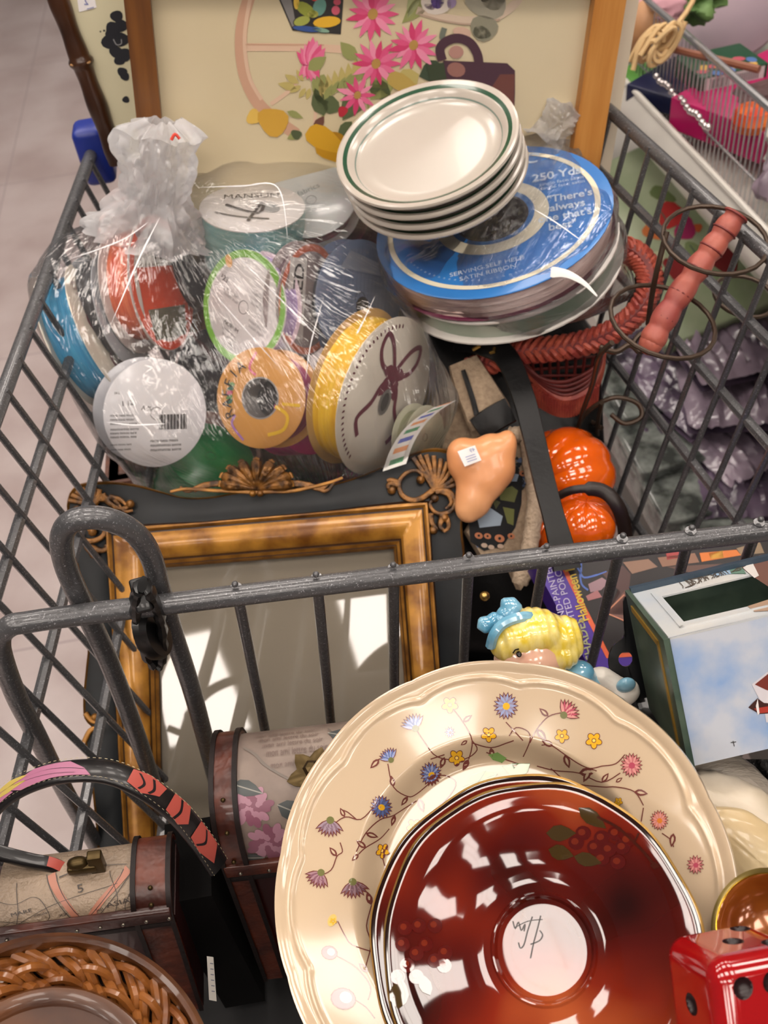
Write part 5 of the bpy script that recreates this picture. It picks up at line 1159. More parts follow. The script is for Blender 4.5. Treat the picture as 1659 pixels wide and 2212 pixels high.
def saucer(px, py, a, d, label, ink, tilt, s_k):
    M, r = disc(px, py, a, a*.985, tilt, d, 1); nn = M.to_3x3() @ V((0, 0, 1)); M = frame(M.translation, CX, nn)
    t = thing('saucer', label, 'saucer', M, None)
    wob = lambda q, rr: 1+(.010*math.sin(q*5+s_k)+.006*math.sin(q*11))*max(0, (rr/r-.8)/.2)
    R_ = lambda q: r*q
    prof = [(0, 0), (R_(.27), 0), (R_(.30), .0003), (R_(.318), .0022), (R_(.33), .0026), (R_(.345), .0018), (R_(.40), .0024), (R_(.5), .0048), (R_(.62), .0088), (R_(.74), .0135), (R_(.84), .0172), (R_(.91), .0188, lus), (R_(.955), .0196, dke), (R_(.985), .0194, golde), (R_(1.0), .0186, dke), (R_(.99), .017), (R_(.9), .0145), (R_(.6), .004), (R_(.42), -.002), (R_(.4), -.004), (R_(.36), -.004), (0, -.002)]
    # finer profile for smooth reflections
    fp = []
    for i in range(len(prof)-1):
        for k in range(3): t_ = k/3; p0, p1 = prof[i], prof[i+1]; fp.append((p0[0]+(p1[0]-p0[0])*t_, p0[1]+(p1[1]-p0[1])*t_)+((p0[2],) if len(p0) > 2 else ()))
    fp.append(prof[-1]); b = MB(); b.lathe(fp, lus, M, 128, wob=wob); b.build('saucer_body', t)
    def hh(x, y):
        q = math.hypot(x, y)
        for i in range(len(prof)-1):
            if prof[i][0] <= q <= prof[i+1][0]: return prof[i][1]+(prof[i+1][1]-prof[i][1])*(q-prof[i][0])/max(1e-9, prof[i+1][0]-prof[i][0])
        return .0186
    I = M.inverted()
    def fn(u, v, l):
        q = I @ PP(u, v, M.translation, nn)
        for _ in range(3): q = I @ PP(u, v, M @ V((0, 0, hh(q.x, q.y))), nn)
        return M @ V((q.x, q.y, hh(q.x, q.y)+.00025+l*.00006))
    if ink:
        b = MB(); D = Deco(b, fn); K = lambda h: mat('lustre_'+h[1:], h, .08, coat=1)
        gr, be, be2, br = K('#3c2c12'), K('#4c0b08'), K('#66200f'), K('#3a120a')
        for c in [(1300, 1810), (1330, 1800), (1285, 1830), (1315, 1835), (1345, 1830), (1300, 1855), (1335, 1862), (1260, 1800), (1355, 1815), (1245, 1820)]: D.ell(c, 17, 16, 0, be, 1+c[0]*.001); D.ell((c[0]-3, c[1]-2), 8, 7, 0, be2, 2.6)
        b.build('fruit_decoration', t); b = MB(); D = Deco(b, fn)
        for c in [(870, 2040), (900, 2060), (880, 2085), (920, 2040), (940, 2075), (860, 2110), (900, 2110), (962, 2058), (875, 2005), (905, 2000), (940, 2000), (960, 2086)]: D.ell(c, 16, 16, 0, be, 1+c[1]*.001); D.ell((c[0]-3, c[1]-3), 7, 7, 0, be2, 4)
        for a, c, w_ in [((1250, 1745), (1310, 1790), .22), ((1180, 1800), (1245, 1800), .28), ((1185, 1835), (1240, 1850), .3), ((1240, 1850), (1300, 1865), .25), ((860, 2180), (866, 2108), .3), ((930, 2150), (905, 2100), .25)]: D.leaf(a, c, w_, gr, 3)
        D.strip([(1290, 1765), (1330, 1785), (1360, 1810), (1390, 1840), (1415, 1870)], 6, br, 3.5); D.poly([(1405, 1870), (1415, 1862), (1428, 1872), (1412, 1878)], br, 3.6); D.strip([(1370, 1820), (1380, 1800)], 4, br, 3.5)
        b.build('fruit_decoration', t)
        b = MB(); D = Deco(b, fn); inkm = mat('black_ink', '#140808', .3)
        D.strip([(1108, 1990), (1113, 2006), (1120, 1992), (1126, 2010), (1134, 1996), (1132, 2012)], 2.6, inkm, 1)
        D.strip([(1150, 1980), (1140, 2010), (1132, 2040), (1124, 2048), (1120, 2036)], 2.6, inkm, 1); D.strip([(1168, 1978), (1160, 2010), (1152, 2040), (1146, 2070)], 2.6, inkm, 1); D.strip([(1146, 2040), (1165, 2032), (1172, 2020), (1166, 2010)], 2.6, inkm, 1); D.strip([(1112, 2004), (1140, 1990), (1172, 1986)], 1.8, inkm, 1)
        b.build('pencil_mark', t)
    return M, r
saucer(1152, 2040, 345, .487, 'red brown saucer with a dark fluted edge underneath the front saucer on the floral plate', False, 70, .5)
saucer(1175, 2050, 338, .455, 'glossy red brown saucer with gold edge and fruit, topmost on the floral plate', True, 70, 2.0)
# winter scene tin
tA = P(1438, 1382, .50); eX = V((.0501, -.0007, .0053)).normalized(); eB = V((.0052, .0635, -.0406)).normalized(); eD = V((.0056, -.0374, -.0579)).normalized()
TM = Matrix(((eX.x, eB.x, -eD.x, tA.x), (eX.y, eB.y, -eD.y, tA.y), (eX.z, eB.z, -eD.z, tA.z), (0, 0, 0, 1)))
tin = thing('tin_box', 'slotted tin box painted with a snowy winter sky beside the floral plate', 'tin', TM)
W_, Dp, H_ = .125, .0755, .070
sky = mat('painted_snow_sky', '#b6bcc6', .32, col2='#5d8cc4', scale=16, contrast=(.46, .64), detail=7, coat=.2)
snow = mat('painted_snow', '#c0c0bc', .32, col2='#aab4be', scale=25, coat=.2)
tgr = mat('tin_green_edge', '#33453c', .35, col2='#4a5a4c', scale=40, coat=.2); tyl = pt('#8a6c26'); tdk = mat('tin_dark_inside', '#0c0f16', .5)
b = MB()
b.box(TM, .001, W_, .001, .002, -H_, 0, sky); b.box(TM, .001, W_, Dp-.001, Dp, -H_, 0, tgr)
b.box(TM, .001, .002, 0, Dp, -H_, 0, tgr)
# top with slot
s0, s1, q0, q1 = .014, .085, .017, .058
for x0, x1, y0, y1 in ((.001, s0, .001, Dp), (s1, W_, .001, Dp), (s0, s1, .001, q0), (s0, s1, q1, Dp)): b.box(TM, x0, x1, y0, y1, -.001, 0, snow)
b.box(TM, .001, W_, Dp-.003, Dp+.001, -.002, .003, mat('tin_blue_edge', '#2c3c4a', .3))
for c_, e_ in ((.010, .003), ): b.box(TM, c_, W_, .0095, .0115, 0, .0007, snow); b.box(TM, c_, c_+.002, .0095, Dp-.01, 0, .0007, snow)
b.build('tin_body', tin, False)
b = MB()
pl_ = [(-.0005, 0.0), (-.0005, Dp), (-.0005, Dp)]
b.box(TM, -.0015, .001, -.002, Dp+.002, -H_-.002, .001, tgr); b.box(TM, -.0022, -.0015, .010, .0135, -H_, -.004, tyl); b.box(TM, -.0022, -.0015, .010, Dp-.01, -.0075, -.004, tyl)
tag(b.build('end_panel', tin, False), 'dark green end with a mustard line')
b = MB(); b.box(TM, s0-.001, s1+.001, q0-.001, q1+.001, -H_, -.035, tdk); b.build('dark_interior', tin, False)
# picture parts
b = MB(); FT = frame(TM @ V((0, .0009, 0)), eX, -eB); D = Deco(b, pxfn(FT, .0002)); rdb = pt('#6e2c22')
D.poly([(1616, 1528), (1636, 1508), (1650, 1518), (1680, 1520), (1680, 1540), (1640, 1542)], pt('#3a1c18'), 1); D.poly([(1628, 1530), (1690, 1520), (1690, 1535), (1640, 1540)], pt('#a03428'), 2); D.poly([(1632, 1524), (1636, 1508), (1640, 1540), (1636, 1544)], pt('#d8d4d4'), 2.5)
D.poly([(1624, 1478), (1665, 1445), (1700, 1430), (1700, 1560), (1655, 1560), (1650, 1530)], pt('#c8c4ca'), .8); D.poly([(1630, 1478), (1665, 1450), (1700, 1440), (1700, 1500), (1655, 1490)], rdb, 1.5)
D.strip([(1583, 1600), (1586, 1612)], 2, pt('#4a4a4c'), 1); D.strip([(1578, 1604), (1590, 1602)], 2, pt('#4a4a4c'), 1)
b.build('painted_barn', tin, False)
b = MB(); FT2 = frame(TM @ V((0, 0, .0001)), eX, eB.cross(-eX) if False else -eD); D = Deco(b, pxfn(FT2, .0002))
D.poly([(1600, 1225), (1640, 1200), (1700, 1190), (1700, 1270), (1660, 1268), (1625, 1245)], pt('#6a4a40'), 1); D.poly([(1605, 1228), (1625, 1215), (1640, 1245), (1630, 1250)], pt('#c8c4c0'), 2); D.poly([(1615, 1310), (1659, 1296), (1690, 1300), (1690, 1318), (1630, 1322)], pt('#9a806c'), 1); D.poly([(1575, 1230), (1600, 1220), (1612, 1240), (1580, 1240)], pt('#5c7a6c'), .8); D.poly([(1535, 1240), (1585, 1228), (1590, 1238), (1545, 1246)], pt('#8aa4bc'), .6)
for i in range(26):
    x = 1475+i*5.2; y = 1272-i*1.7; D.strip([(x, y), (x+random.uniform(-14, 14), y-random.uniform(4, 14)), (x+random.uniform(-18, 18), y-random.uniform(8, 18))], 1.6, pt('#4c4238'), 1.5)
b.build('painted_branches', tin, False)
# black wrought tin handle plate behind the tin
b = MB(); oK = P(1365, 1420, .60); MK = frame(oK, CX, -CF)
Kp = lambda x, y: (lambda q: (q.x, q.y))(MK.inverted() @ PP(x, y, oK, -CF))
out_ = curve([(p[0], p[1], 0) for p in [(1350, 1290), (1352, 1340), (1348, 1375), (1325, 1395), (1315, 1425), (1322, 1460), (1345, 1485), (1375, 1510), (1400, 1560), (1410, 1640), (1470, 1640), (1440, 1400), (1400, 1300)]], 4, True)
hole_c = (1352, 1424)
rim_ = [Kp(p.x, p.y) for p in out_]; nH_ = len(rim_)
hl = [Kp(hole_c[0]+17*math.cos(2*math.pi*k/nH_), hole_c[1]+15*math.sin(2*math.pi*k/nH_)) for k in range(nH_)]
# rotate the hole ring so that it pairs with the outline
c0_ = Kp(*hole_c); a0 = math.atan2(rim_[0][1]-c0_[1], rim_[0][0]-c0_[0]); sg = 1 if sum(rim_[i][0]*rim_[(i+1) % nH_][1]-rim_[(i+1) % nH_][0]*rim_[i][1] for i in range(nH_)) > 0 else -1
hr = 16*.6/FPX; hl = []
for k in range(nH_):
    p = rim_[k]; a_ = math.atan2(p[1]-c0_[1], p[0]-c0_[0]); hl.append((c0_[0]+hr*math.cos(a_), c0_[1]+hr*math.sin(a_)))
vs = [MK @ V((p[0], p[1], z)) for z in (0, -.002) for p in rim_+hl]; n2 = 2*nH_
fs = []
for k in range(nH_):
    j = (k+1) % nH_; fs += [(k, j, nH_+j, nH_+k), (n2+k, n2+nH_+k, n2+nH_+j, n2+j), (k, n2+k, n2+j, j), (nH_+k, nH_+j, n2+nH_+j, n2+nH_+k)]
b.add(vs, fs, mat('black_enamel', '#0b0c0f', .3, coat=.3)); tag(b.build('metal_bracket', smooth=False), 'black metal bracket with a round hole behind the winter tin', 'bracket')
# girl figurine
fg = thing('figurine', 'glazed ceramic girl figurine with yellow hair, blue bow and dress behind the floral plate', 'figurine', P(1180, 1500, .575))
hair = mat('yellow_hair_glaze', '#d8bc3c', .14, col2='#e8d88c', scale=70, stretch=(2, 2, .6), contrast=(.35, .62), coat=.8); skin = mat('pale_skin_glaze', '#d8aC94', .16, col2='#cf8a78', scale=30, contrast=(.5, .75), coat=.8); bow = mat('blue_glaze', '#4c8aa8', .14, col2='#8ab8cc', scale=50, coat=.8); whi = mat('white_bisque', '#d8d2c8', .35, coat=.2)
dF = .565
blob('figure_body', [(P(1140, 1425, dF), (.019, .018, .017)), (P(1170, 1480, dF+.01), (.02, .02, .016)), (P(1200, 1530, dF+.02), (.026, .024, .018))], skin, fg, it=4)
blob('hair', [(P(1120, 1372, dF-.003), (.016, .013, .016)), (P(1150, 1362, dF-.003), (.018, .013, .016)), (P(1095, 1385, dF-.004), (.010, .012, .012)), (P(1205, 1375, dF), (.014, .012, .013)), (P(1228, 1392, dF), (.0085, .011, .010)), (P(1210, 1410, dF), (.011, .010, .012)), (P(1180, 1395, dF), (.010, .010, .012)), (P(1215, 1352, dF), (.009, .006, .009))], hair, fg, vox=.0010, it=5, warp=lambda p: .00028*math.sin((p.dot(CX)*.9+p.dot(CU)*.25)*1500+3*noise.noise(p*60)))
b = MB()
for c, M_a, R_ in (((1058, 1345), .4, (.0075, .0048, .004)), ((1100, 1318), 1.2, (.0075, .0062, .0045)), ((1078, 1338), 0, (.0035, .0035, .005))):
    M = frame(P(c[0], c[1], dF-.010), CX*math.cos(M_a)+CU*math.sin(M_a), -CF); b.ball(M.translation, R_, bow, M=M, n=14, fn=lambda p: 1-.15*math.cos(p.x*6)*abs(p.y))
b.tube(curve([P(*p) for p in [(1060, 1395, dF-.01), (1068, 1368, dF-.016), (1090, 1345, dF-.016), (1130, 1332, dF-.014), (1160, 1338, dF-.008)]], 5), .003, bow, 8); b.build('hair_bow', fg)
b = MB(); b.tube([P(1108, 1411, dF-.0175), P(1113, 1404, dF-.018), P(1121, 1402, dF-.018)], .0004, mat('black_line', '#120c0a', .2), 5); b.ball(P(1121, 1413, dF-.0180), (.0015, .0020, .001), mat('black_line', '#120c0a'), n=7); b.build('painted_eye', fg)
blob('blue_sleeve', [(P(1250, 1455, dF+.005), (.0095, .008, .009)), (P(1235, 1470, dF+.005), (.011, .010, .010)), (P(1270, 1480, dF+.01), (.009, .009, .009))], bow, fg, it=3)
blob('white_cuff', [(P(1298, 1462, dF+.01), (.008, .006, .008)), (P(1320, 1475, dF+.01), (.007, .006, .008)), (P(1340, 1500, dF+.01), (.010, .007, .009)), (P(1360, 1492, dF+.01), (.006, .007, .008)), (P(1300, 1500, dF+.015), (.014, .009, .009))], whi, fg, it=3)
b = MB(); b.ball(P(1352, 1480, dF+.002), (.0055, .0035, .0055), bow, n=12); b.build('blue_cuff_band', fg)
# brass amber dish
aM, ar = disc(1655, 2005, 132, 116, 60, .425, 1)
amb = thing('brass_bowl', 'small brass rimmed bowl with an amber brown inside behind the red die', 'bowl', aM)
b = MB(); b.lathe([(ar*.0, -.016), (ar*.5, -.015), (ar*.75, -.010), (ar*.84, -.003), (ar*.87, 0, mat('brass_line', '#b8902c', .2, .9)), (ar*.89, .0004, mat('aged_brass', '#6e5c2e', .3, .7, col2='#8c7a44', scale=40)), (ar*.97, .0006), (ar, -.001), (ar, -.004), (ar*.8, -.014), (ar*.5, -.020), (0, -.021)], mat('amber_inside', '#7a3c14', .16, .3, col2='#9a5a24', scale=30, coat=.6), aM, 72); b.build('bowl_body', amb)
# red die
h_ = .0205
vv = (EYE-P(1552, 2092, .375)).normalized(); ux_ = (CX-vv*CX.dot(vv)).normalized(); uy_ = vv.cross(ux_)
zax = (uy_*.95+vv*.31).normalized(); xax = ux_*.5+vv*.83-uy_*.25
d0 = frame(V((0, 0, 0)), xax, zax); n3 = d0.to_3x3()
dM = frame(P(1552, 2092, .375)-(n3 @ V((1, -1, 1)))*(h_-.003), xax, zax)
red = mat('red_lacquer', '#8e0a0e', .12, col2='#980c10', scale=3, coat=.8); pipm = mat('dark_pip', '#1c0406', .35)
die = thing('die', 'large glossy red die with dark recessed pips at the bottom right corner', 'die', dM @ Matrix.Translation((0, 0, -h_)))
b = MB(); b.rbox(dM, h_, h_, h_, .0085, red, 7); ob = b.build('die_body', die); ob.data.materials.append(pipm)
b = MB()
for axis, sgn, lst in ((2, 1, [(.1, -.05), (-.5, .5), (.52, .5)]), (0, 1, [(.1, .5), (-.5, .5), (.5, -.4), (-.5, -.4)]), (1, -1, [(0, 0)]), (0, -1, [(0, 0)]), (1, 1, [(.5, .5), (-.5, -.5)]), (2, -1, [(.5, .5), (-.5, -.5)])):
    for u, v in lst:
        p = [0, 0, 0]; p[axis] = sgn*(h_+.0015); o_ = [i for i in range(3) if i != axis]; p[o_[0]] = u*h_; p[o_[1]] = v*h_
        b.ball(dM @ V(p), .0044, pipm, n=10)
cut = b.build('cut', die)
md = ob.modifiers.new('cut', 'BOOLEAN'); md.operation = 'DIFFERENCE'; md.object = cut; md.solver = 'EXACT'; md.material_mode = 'TRANSFER'
bpy.context.view_layer.update()
nm_ = bpy.data.meshes.new_from_object(ob.evaluated_get(bpy.context.evaluated_depsgraph_get()))
ob.modifiers.clear(); ob.data = nm_; bpy.data.objects.remove(cut)
wn = ob.modifiers.new('soft', 'WEIGHTED_NORMAL'); wn.keep_sharp = True
# sea shell
sh_m = mat('shell_ivory', '#b5a892', .4, col2='#cfc4b2', scale=30, bump=.5, bscale=60); sh_i = mat('shell_inside', '#b89e74', .3, col2='#cbb890', scale=12, coat=.3)
shl = thing('seashell', 'large ivory spiral seashell with a tan opening between the floral plate and tin', 'shell', P(1590, 1800, .52))
oc = P(1600, 1830, .53); MSh = frame(oc, CX*.8-CU*.6, -CF)
b = MB()
b.ball(oc, (.050, .030, .024), sh_m, M=MSh, n=40, fn=lambda p: 1+.022*math.sin(26*math.atan2(p.y, p.x+1.15))*min(1, abs(p.y)*3)+.012*math.sin(p.x*60+4*p.y)+.09*math.sin(3*math.atan2(p.y, p.z)+p.x*7)*(1-abs(p.x)))
b.build('outer_whorl', shl)
b = MB(); oc2 = P(1622, 1845, .505); M2_ = frame(oc2, CX*.75-CU*.65, -CF)
b.ball(oc2, (.030, .017, .009), sh_i, M=M2_, n=30, fn=lambda p: 1+.02*math.sin(30*math.atan2(p.y, p.x+1.2))); b.build('inner_lip', shl)
b = MB(); oc3 = P(1570, 1720, .55); b.ball(oc3, (.035, .022, .018), mat('shell_grey', '#8c8378', .45, col2='#a39a8e', scale=20, stretch=(1, 8, 1), bump=.4, bscale=90), M=frame(oc3, CX*.75-CU*.65, -CF), n=30, fn=lambda p: 1+.02*math.sin(p.y*50)); b.build('back_whorl', shl)
b = MB(); b.grid(lambda u, v: P(1540+190*u, 1640+170*v, .585+.01*noise.noise(V((u*5, v*5, 0)))), 30, 30, mat('black_sparkle_fabric', '#0a0a0b', .5, col2='#8a8886', scale=900, contrast=(.66, .72), bump=.8, bscale=500)); 
b.grid(lambda u, v: P(1540+190*u, 1640+170*v, .60), 2, 2, mat('black_sparkle_fabric', '#0a0a0b'))
tag(b.build('sparkly_purse', smooth=True), 'black speckled fabric purse under the winter tin', 'purse')

# ------------------------------------------------------------------ the two small chests and the wicker basket
lea_b = mat('tooled_leather', '#34150e', .36, col2='#642c18', scale=35, contrast=(.4, .66), detail=6, bump=.5, bscale=120, coat=.2)
lea_d = mat('dark_leather', '#0f0706', .5, spec=.3, col2='#180c0a', scale=20, bump=.2, bscale=150)
redw = mat('dark_red_body', '#2a0c0a', .3, col2='#381210', scale=8, coat=.3); ant = mat('antique_brass', '#4a3c22', .35, .8)
def chestM(A, Bp, yawfix=None):
    """A: left front seam point, Bp: right front seam point"""
    X = (Bp-A).normalized(); Z = V((.16, .05, 1)); Z = (Z-X*Z.dot(X)).normalized(); return frame(A, X, Z)
def chest(t, M, W, Dm_, Hb, Hl, paper, band=.016, bandl=True, bandr=True):
    """local: x along the front, y backwards, z up; the seam of the lid is z=0"""
    def arc(q, g=0):   # q 0..1 from front seam over the lid to the back seam
        a = math.pi*q; y = Dm_/2-(Dm_/2+g)*math.copysign(abs(math.cos(a))**.75, math.cos(a)); z = (Hl+g)*abs(math.sin(a))**.8; return y, z
    b = MB(); b.grid(lambda u, v: M @ V((band*.8+u*(W-band*1.6), *arc(v))), 30, 40, paper); b.build('lid_covering', t)
    b = MB()
    for on_, x0 in ((bandl, 0), (bandr, W-band)):
        if not on_: continue
        b = MB()
        for g0, xa, xb, m in ((.0022, x0, x0+band, lea_b), (.0036, x0, x0+.0028, lea_d), (.0036, x0+band-.0028, x0+band, lea_d)):
            b.grid(lambda u, v: M @ V((xa+u*(xb-xa), *arc(v, g0))), 4, 40, m)
            b.grid(lambda u, v: M @ V((xa+u*(xb-xa), -g0, -v*Hb)), 4, 6, m)
            for xx in (xa, xb): b.grid(lambda u, v: M @ V((xx, *(lambda p: (Dm_/2+(p[0]-Dm_/2)*(1-.04*u), p[1]*(1-.04*u)))(arc(v, g0)))), 1, 40, m)
        b.build('leather_band', t)
    b = MB()
    for xx, rev in ((0.0005, 0), (W-.0005, 1)):
        pts = [(lambda p: M @ V((xx, p[0], p[1])))(arc(k/40)) for k in range(41)]
        b.add([M @ V((xx, Dm_/2, 0))]+pts, [(0, k+1, k+2) for k in range(40)], lea_d)
    b.box(M, 0, W, 0, Dm_, -Hb, -.0005, redw); b.build('chest_body', t)
    b = MB()
    b.rbox(M @ Matrix.Translation((W/2, -.0015, .0055)), W/2-.001, .0025, .0055, .001, lea_b); b.rbox(M @ Matrix.Translation((W/2, -.0012, -.004)), W/2-.001, .002, .0028, .001, lea_d); b.build('lid_trim', t)
    b = MB()
    for xx in (band/2, W-band/2):
        for (q, z) in ((.06, 0), (.2, 0), (.35, 0)): y_, z_ = arc(q, .003); b.ball(M @ V((xx, y_, z_)), .0014, ant, n=6)
    for xx in [k*W/9+.01 for k in range(9)]: b.ball(M @ V((xx, -.004, .004)), .0012, mat('nail_steel', '#8a8478', .3, .9), n=6)
    b.build('nail_heads', t)
    return arc
# floral chest behind the plate
floral = mat('rose_print_paper', '#71625a', .5, col2='#8a7b70', scale=30, detail=6)
cA, cB = P(486, 1885, .60), P(762, 1853, .60)
M2c = chestM(cA, cB); c2 = thing('small_chest', 'small domed chest covered in rose print paper standing behind the floral plate', 'chest', M2c @ Matrix.Translation((0, 0, -.14)))
arc2 = chest(c2, M2c, .15, .076, .14, .053, floral, .016, True, True)
def lidfn(M, arc, x0, W, pxs=None):
    return lambda u, v, l: M @ V((x0+u*W, *arc(v, .0004+l*.00012)))
b = MB(); D = Deco(b, lidfn(M2c, arc2, .013, .124), 4)
ro, ro2, lf = pt('#7c4a5c'), pt('#a07484'), pt('#3f4444')
for (cx, cy, r) in ((.08, .30, .10), (.14, .12, .10), (.62, .25, .1), (.4, .1, .08), (.85, .4, .1)):
    for k in range(26):
        q = k*2.4; rr = r*math.sqrt(k/26); D.ell((cx+rr*math.cos(q)*.9, cy+rr*math.sin(q)*.8), .028, .018, q, ro if k % 2 else ro2, 1+k*.03)
for a, c, w_ in [((.0, .42), (.14, .36), .25), ((.2, .30), (.34, .22), .3), ((.3, .3), (.36, .2), .2), ((.0, .06), (.1, .05), .2), ((.45, .58), (.66, .5), .2), ((.3, .05), (.4, .02), .25), ((.7, .45), (.84, .5), .25)]: D.leaf(a, c, w_, lf, 3); D.strip([a, c], .006, pt('#8a8880'), 3.6)
for k in range(5): D.text('mon ami lettre du soir', (.1+.02*k, .62-.035*k), .035, 0, pt('#6c5850'), 2, center=False, sx=.9)
D.strip([(.05, .55), (.25, .42), (.42, .3), (.5, .15)], .01, pt('#6c625a'), 1); D.strip([(.45, .62), (.52, .5), (.6, .4)], .008, pt('#6c625a'), 1)
b.build('rose_print', c2)
b = MB(); pc_ = M2c @ V((.060, *arc2(.42, .001))); nrm = (M2c.to_3x3() @ V((0, -.35, .95))).normalized(); MC = frame(pc_, CX, nrm)
b.lathe([(0, .002), (.010, .002), (.013, .001), (.013, 0)], ant, MC, 24, wob=lambda q, r: 1+.22*math.sin(q*6))
b.lathe([(.003, .002), (.0045, .006), (.0038, .010), (.005, .014), (.003, .0165), (0, .017)], ant, MC, 6); b.build('brass_knob', c2)
# map chest at the left
A1, B1 = P(-70, 2036, .56), P(378, 1975, .57)
M1c = chestM(A1, B1); W1 = (B1-A1).length
c1 = thing('small_chest', 'small domed chest covered in old map print with a flowered strap handle', 'chest', M1c @ Matrix.Translation((0, 0, -.12)))
mapp = mat('map_print_vinyl', '#7c6c5c', .42, col2='#978470', scale=20, bump=.6, bscale=420)
arc1 = chest(c1, M1c, W1, .044, .12, .016, mapp, .022, False, True)
b = MB(); D = Deco(b, lidfn(M1c, arc1, 0, W1-.02), 4); mk, mp_ = pt('#3c3430'), pt('#a8705c'); mk2 = pt('#5c4a5c')
D.strip([(.50, .52), (.60, .30), (.69, .04)], .045, mp_, 1); D.strip([(.96, .50), (.80, .28), (.70, .04)], .045, mp_, 1.2)
for off in (-.027, .027): D.strip([(.50+off, .52), (.69+off, .04)], .005, mk, 2); D.strip([(.96+off, .50), (.70+off, .04)], .005, mk, 2)
for pts in ([(.2, .4), (.3, .36), (.4, .40), (.46, .35), (.50, .2), (.45, .12)], [(.18, .12), (.3, .2), (.4, .15), (.5, .12)], [(.2, .05), (.5, .3), (.9, .42)], [(.72, .05), (.85, .12), (.95, .1)], [(.55, .5), (.75, .53), (.95, .52)], [(.3, .5), (.32, .3), (.3, .1)], [(.85, .5), (.9, .3), (.86, .05)], [(1.0, .4), (.94, .2), (.97, .02)], [(.2, .22), (.6, .10), (1, .2)]): D.strip(pts, .004, mk, 2)
for s_, x, y, h in (('ASIA', .90, .25, .07), ('MARE', .34, .28, .05), ('5', .68, .42, .09), ('TERRA', .3, .1, .05), ('africa', .84, .1, .05), ('insula', .45, .24, .035), ('XX', .58, .2, .04), ('XII', .79, .2, .04)): D.text(s_, (x, y), h, .2, mk, 2)
for k in range(40): D.ell((.2+.3*random.random(), .03+.12*random.random()), .012, .006, random.random()*3, mk2 if k % 2 else mk, 1.5)
b.build('map_print', c1)
def bracket(par, x, q, M, arc):
    b = MB(); p = M @ V((x, *arc(q, .0))); Mq = frame(p, M.to_3x3() @ V((1, 0, 0)), M.to_3x3() @ V((0, 0, 1)))
    b.rbox(Mq @ Matrix.Translation((0, 0, .007)), .004, .003, .008, .001, ant); b.rbox(Mq @ Matrix.Translation((-.008, 0, .005)), .008, .004, .003, .0015, ant); b.ball(Mq @ V((-.010, 0, .008)), (.006, .004, .004), ant, M=Mq, n=8); b.build('handle_mount', par)
bracket(c1, W1-.040, .52, M1c, arc1); bracket(c1, W1-.155, .52, M1c, arc1)
# flowered strap handle
hk = mat('black_strap_leather', '#131112', .32, coat=.2)
def handle_surface(pts, w, name, par, deco):
    cv = curve([P(*p) for p in pts], 12); N = len(cv); b = MB(); sv = []
    for i, p in enumerate(cv):
        t = (cv[min(i+1, N-1)]-cv[max(i-1, 0)]).normalized(); out = t.cross(-CF).normalized(); side = (-CF*.8+out*.6).normalized(); side = (side-t*side.dot(t)).normalized(); nn_ = t.cross(side).normalized()
        if nn_.dot(-CF) < 0: nn_ = -nn_
        sv.append((p, side, nn_))
    K = 12
    def f(u, v):
        i = min(N-1, int(u*(N-1)+.5)); p, s_, n_ = sv[i]; a = 2*math.pi*v; return p+s_*(w/2*math.copysign(abs(math.cos(a))**.5, math.cos(a)))+n_*(.0028*math.sin(a))
    b.grid(f, N-1, K, hk, cv=True)
    def g(u, v, l):
        x = max(0, min(.9999, u))*(N-1); i = int(x); t_ = x-i; p = sv[i][0].lerp(sv[i+1][0], t_); s_ = sv[i][1].lerp(sv[i+1][1], t_); n_ = sv[i][2].lerp(sv[i+1][2], t_)
        return p+s_*(v*w/2)+n_*(.0029+l*.00012)
    D = Deco(b, g, 5); deco(D); b.build(name, par)
pkp, cor, yl2 = pt('#a06480'), pt('#a84c42'), pt('#b09c50')
def deco_h(D):
    lp = [(.16, -.8), (.20, .6), (.30, .9), (.36, .3), (.44, .8), (.50, -.2), (.42, -.9), (.30, -.6), (.24, -.9)]
    D.poly([(.12, -.9), (.15, .3), (.22, .8), (.30, .6), (.27, -.1), (.20, -.6)], pkp, 1); D.poly([(.28, .2), (.33, .85), (.42, .7), (.52, .75), (.50, .1), (.46, -.6), (.36, -.7), (.30, -.2)], pkp, 1.2); D.poly([(.04, -.4), (.06, .8), (.11, .6), (.12, -.5), (.08, -.9)], pkp, 1)
    D.poly([(.62, -.7), (.615, .5), (.66, .8), (.71, .2), (.72, -.7), (.67, -.9)], cor, 1); D.poly([(.745, -.85), (.74, .7), (.79, .9), (.82, .2), (.80, -.9)], cor, 1); D.poly([(.85, -.8), (.85, .7), (.90, .85), (.96, .3), (.93, -.8)], cor, 1)
    for q in range(9): a = q*.7; D.leaf((.275, -.15), (.275+.03*math.cos(a), -.15+.55*math.sin(a)), .12, yl2, 2)
    for pts in ([(.30, 0), (.38, .2), (.48, .5)], [(.30, -.2), (.40, -.2), (.5, .2)], [(.14, -.5), (.2, .2), (.25, .6)], [(.64, -.6), (.66, 0), (.65, .6)], [(.68, -.7), (.69, 0), (.68, .5)], [(.77, -.8), (.78, 0), (.77, .8)], [(.88, -.7), (.9, 0), (.88, .7)], [(.06, -.5), (.09, 0), (.08, .6)]): D.strip([(p[0], p[1]) for p in pts], .008, pt('#1a1416'), 2.4)
    for k in range(70):
        for v in (-.84, .84): D.strip([(k/70, v), (k/70+.007, v)], .05, pt('#a89c7c') if v < 0 else pt('#8a8068'), 3, sm=False)
handle_surface([(-60, 1880, .54), (-40, 1790, .535), (0, 1732, .53), (60, 1692, .525), (140, 1668, .52), (230, 1668, .52), (310, 1700, .525), (380, 1752, .535), (430, 1810, .55), (470, 1870, .57)], .0135, 'strap_handle', c1, deco_h)
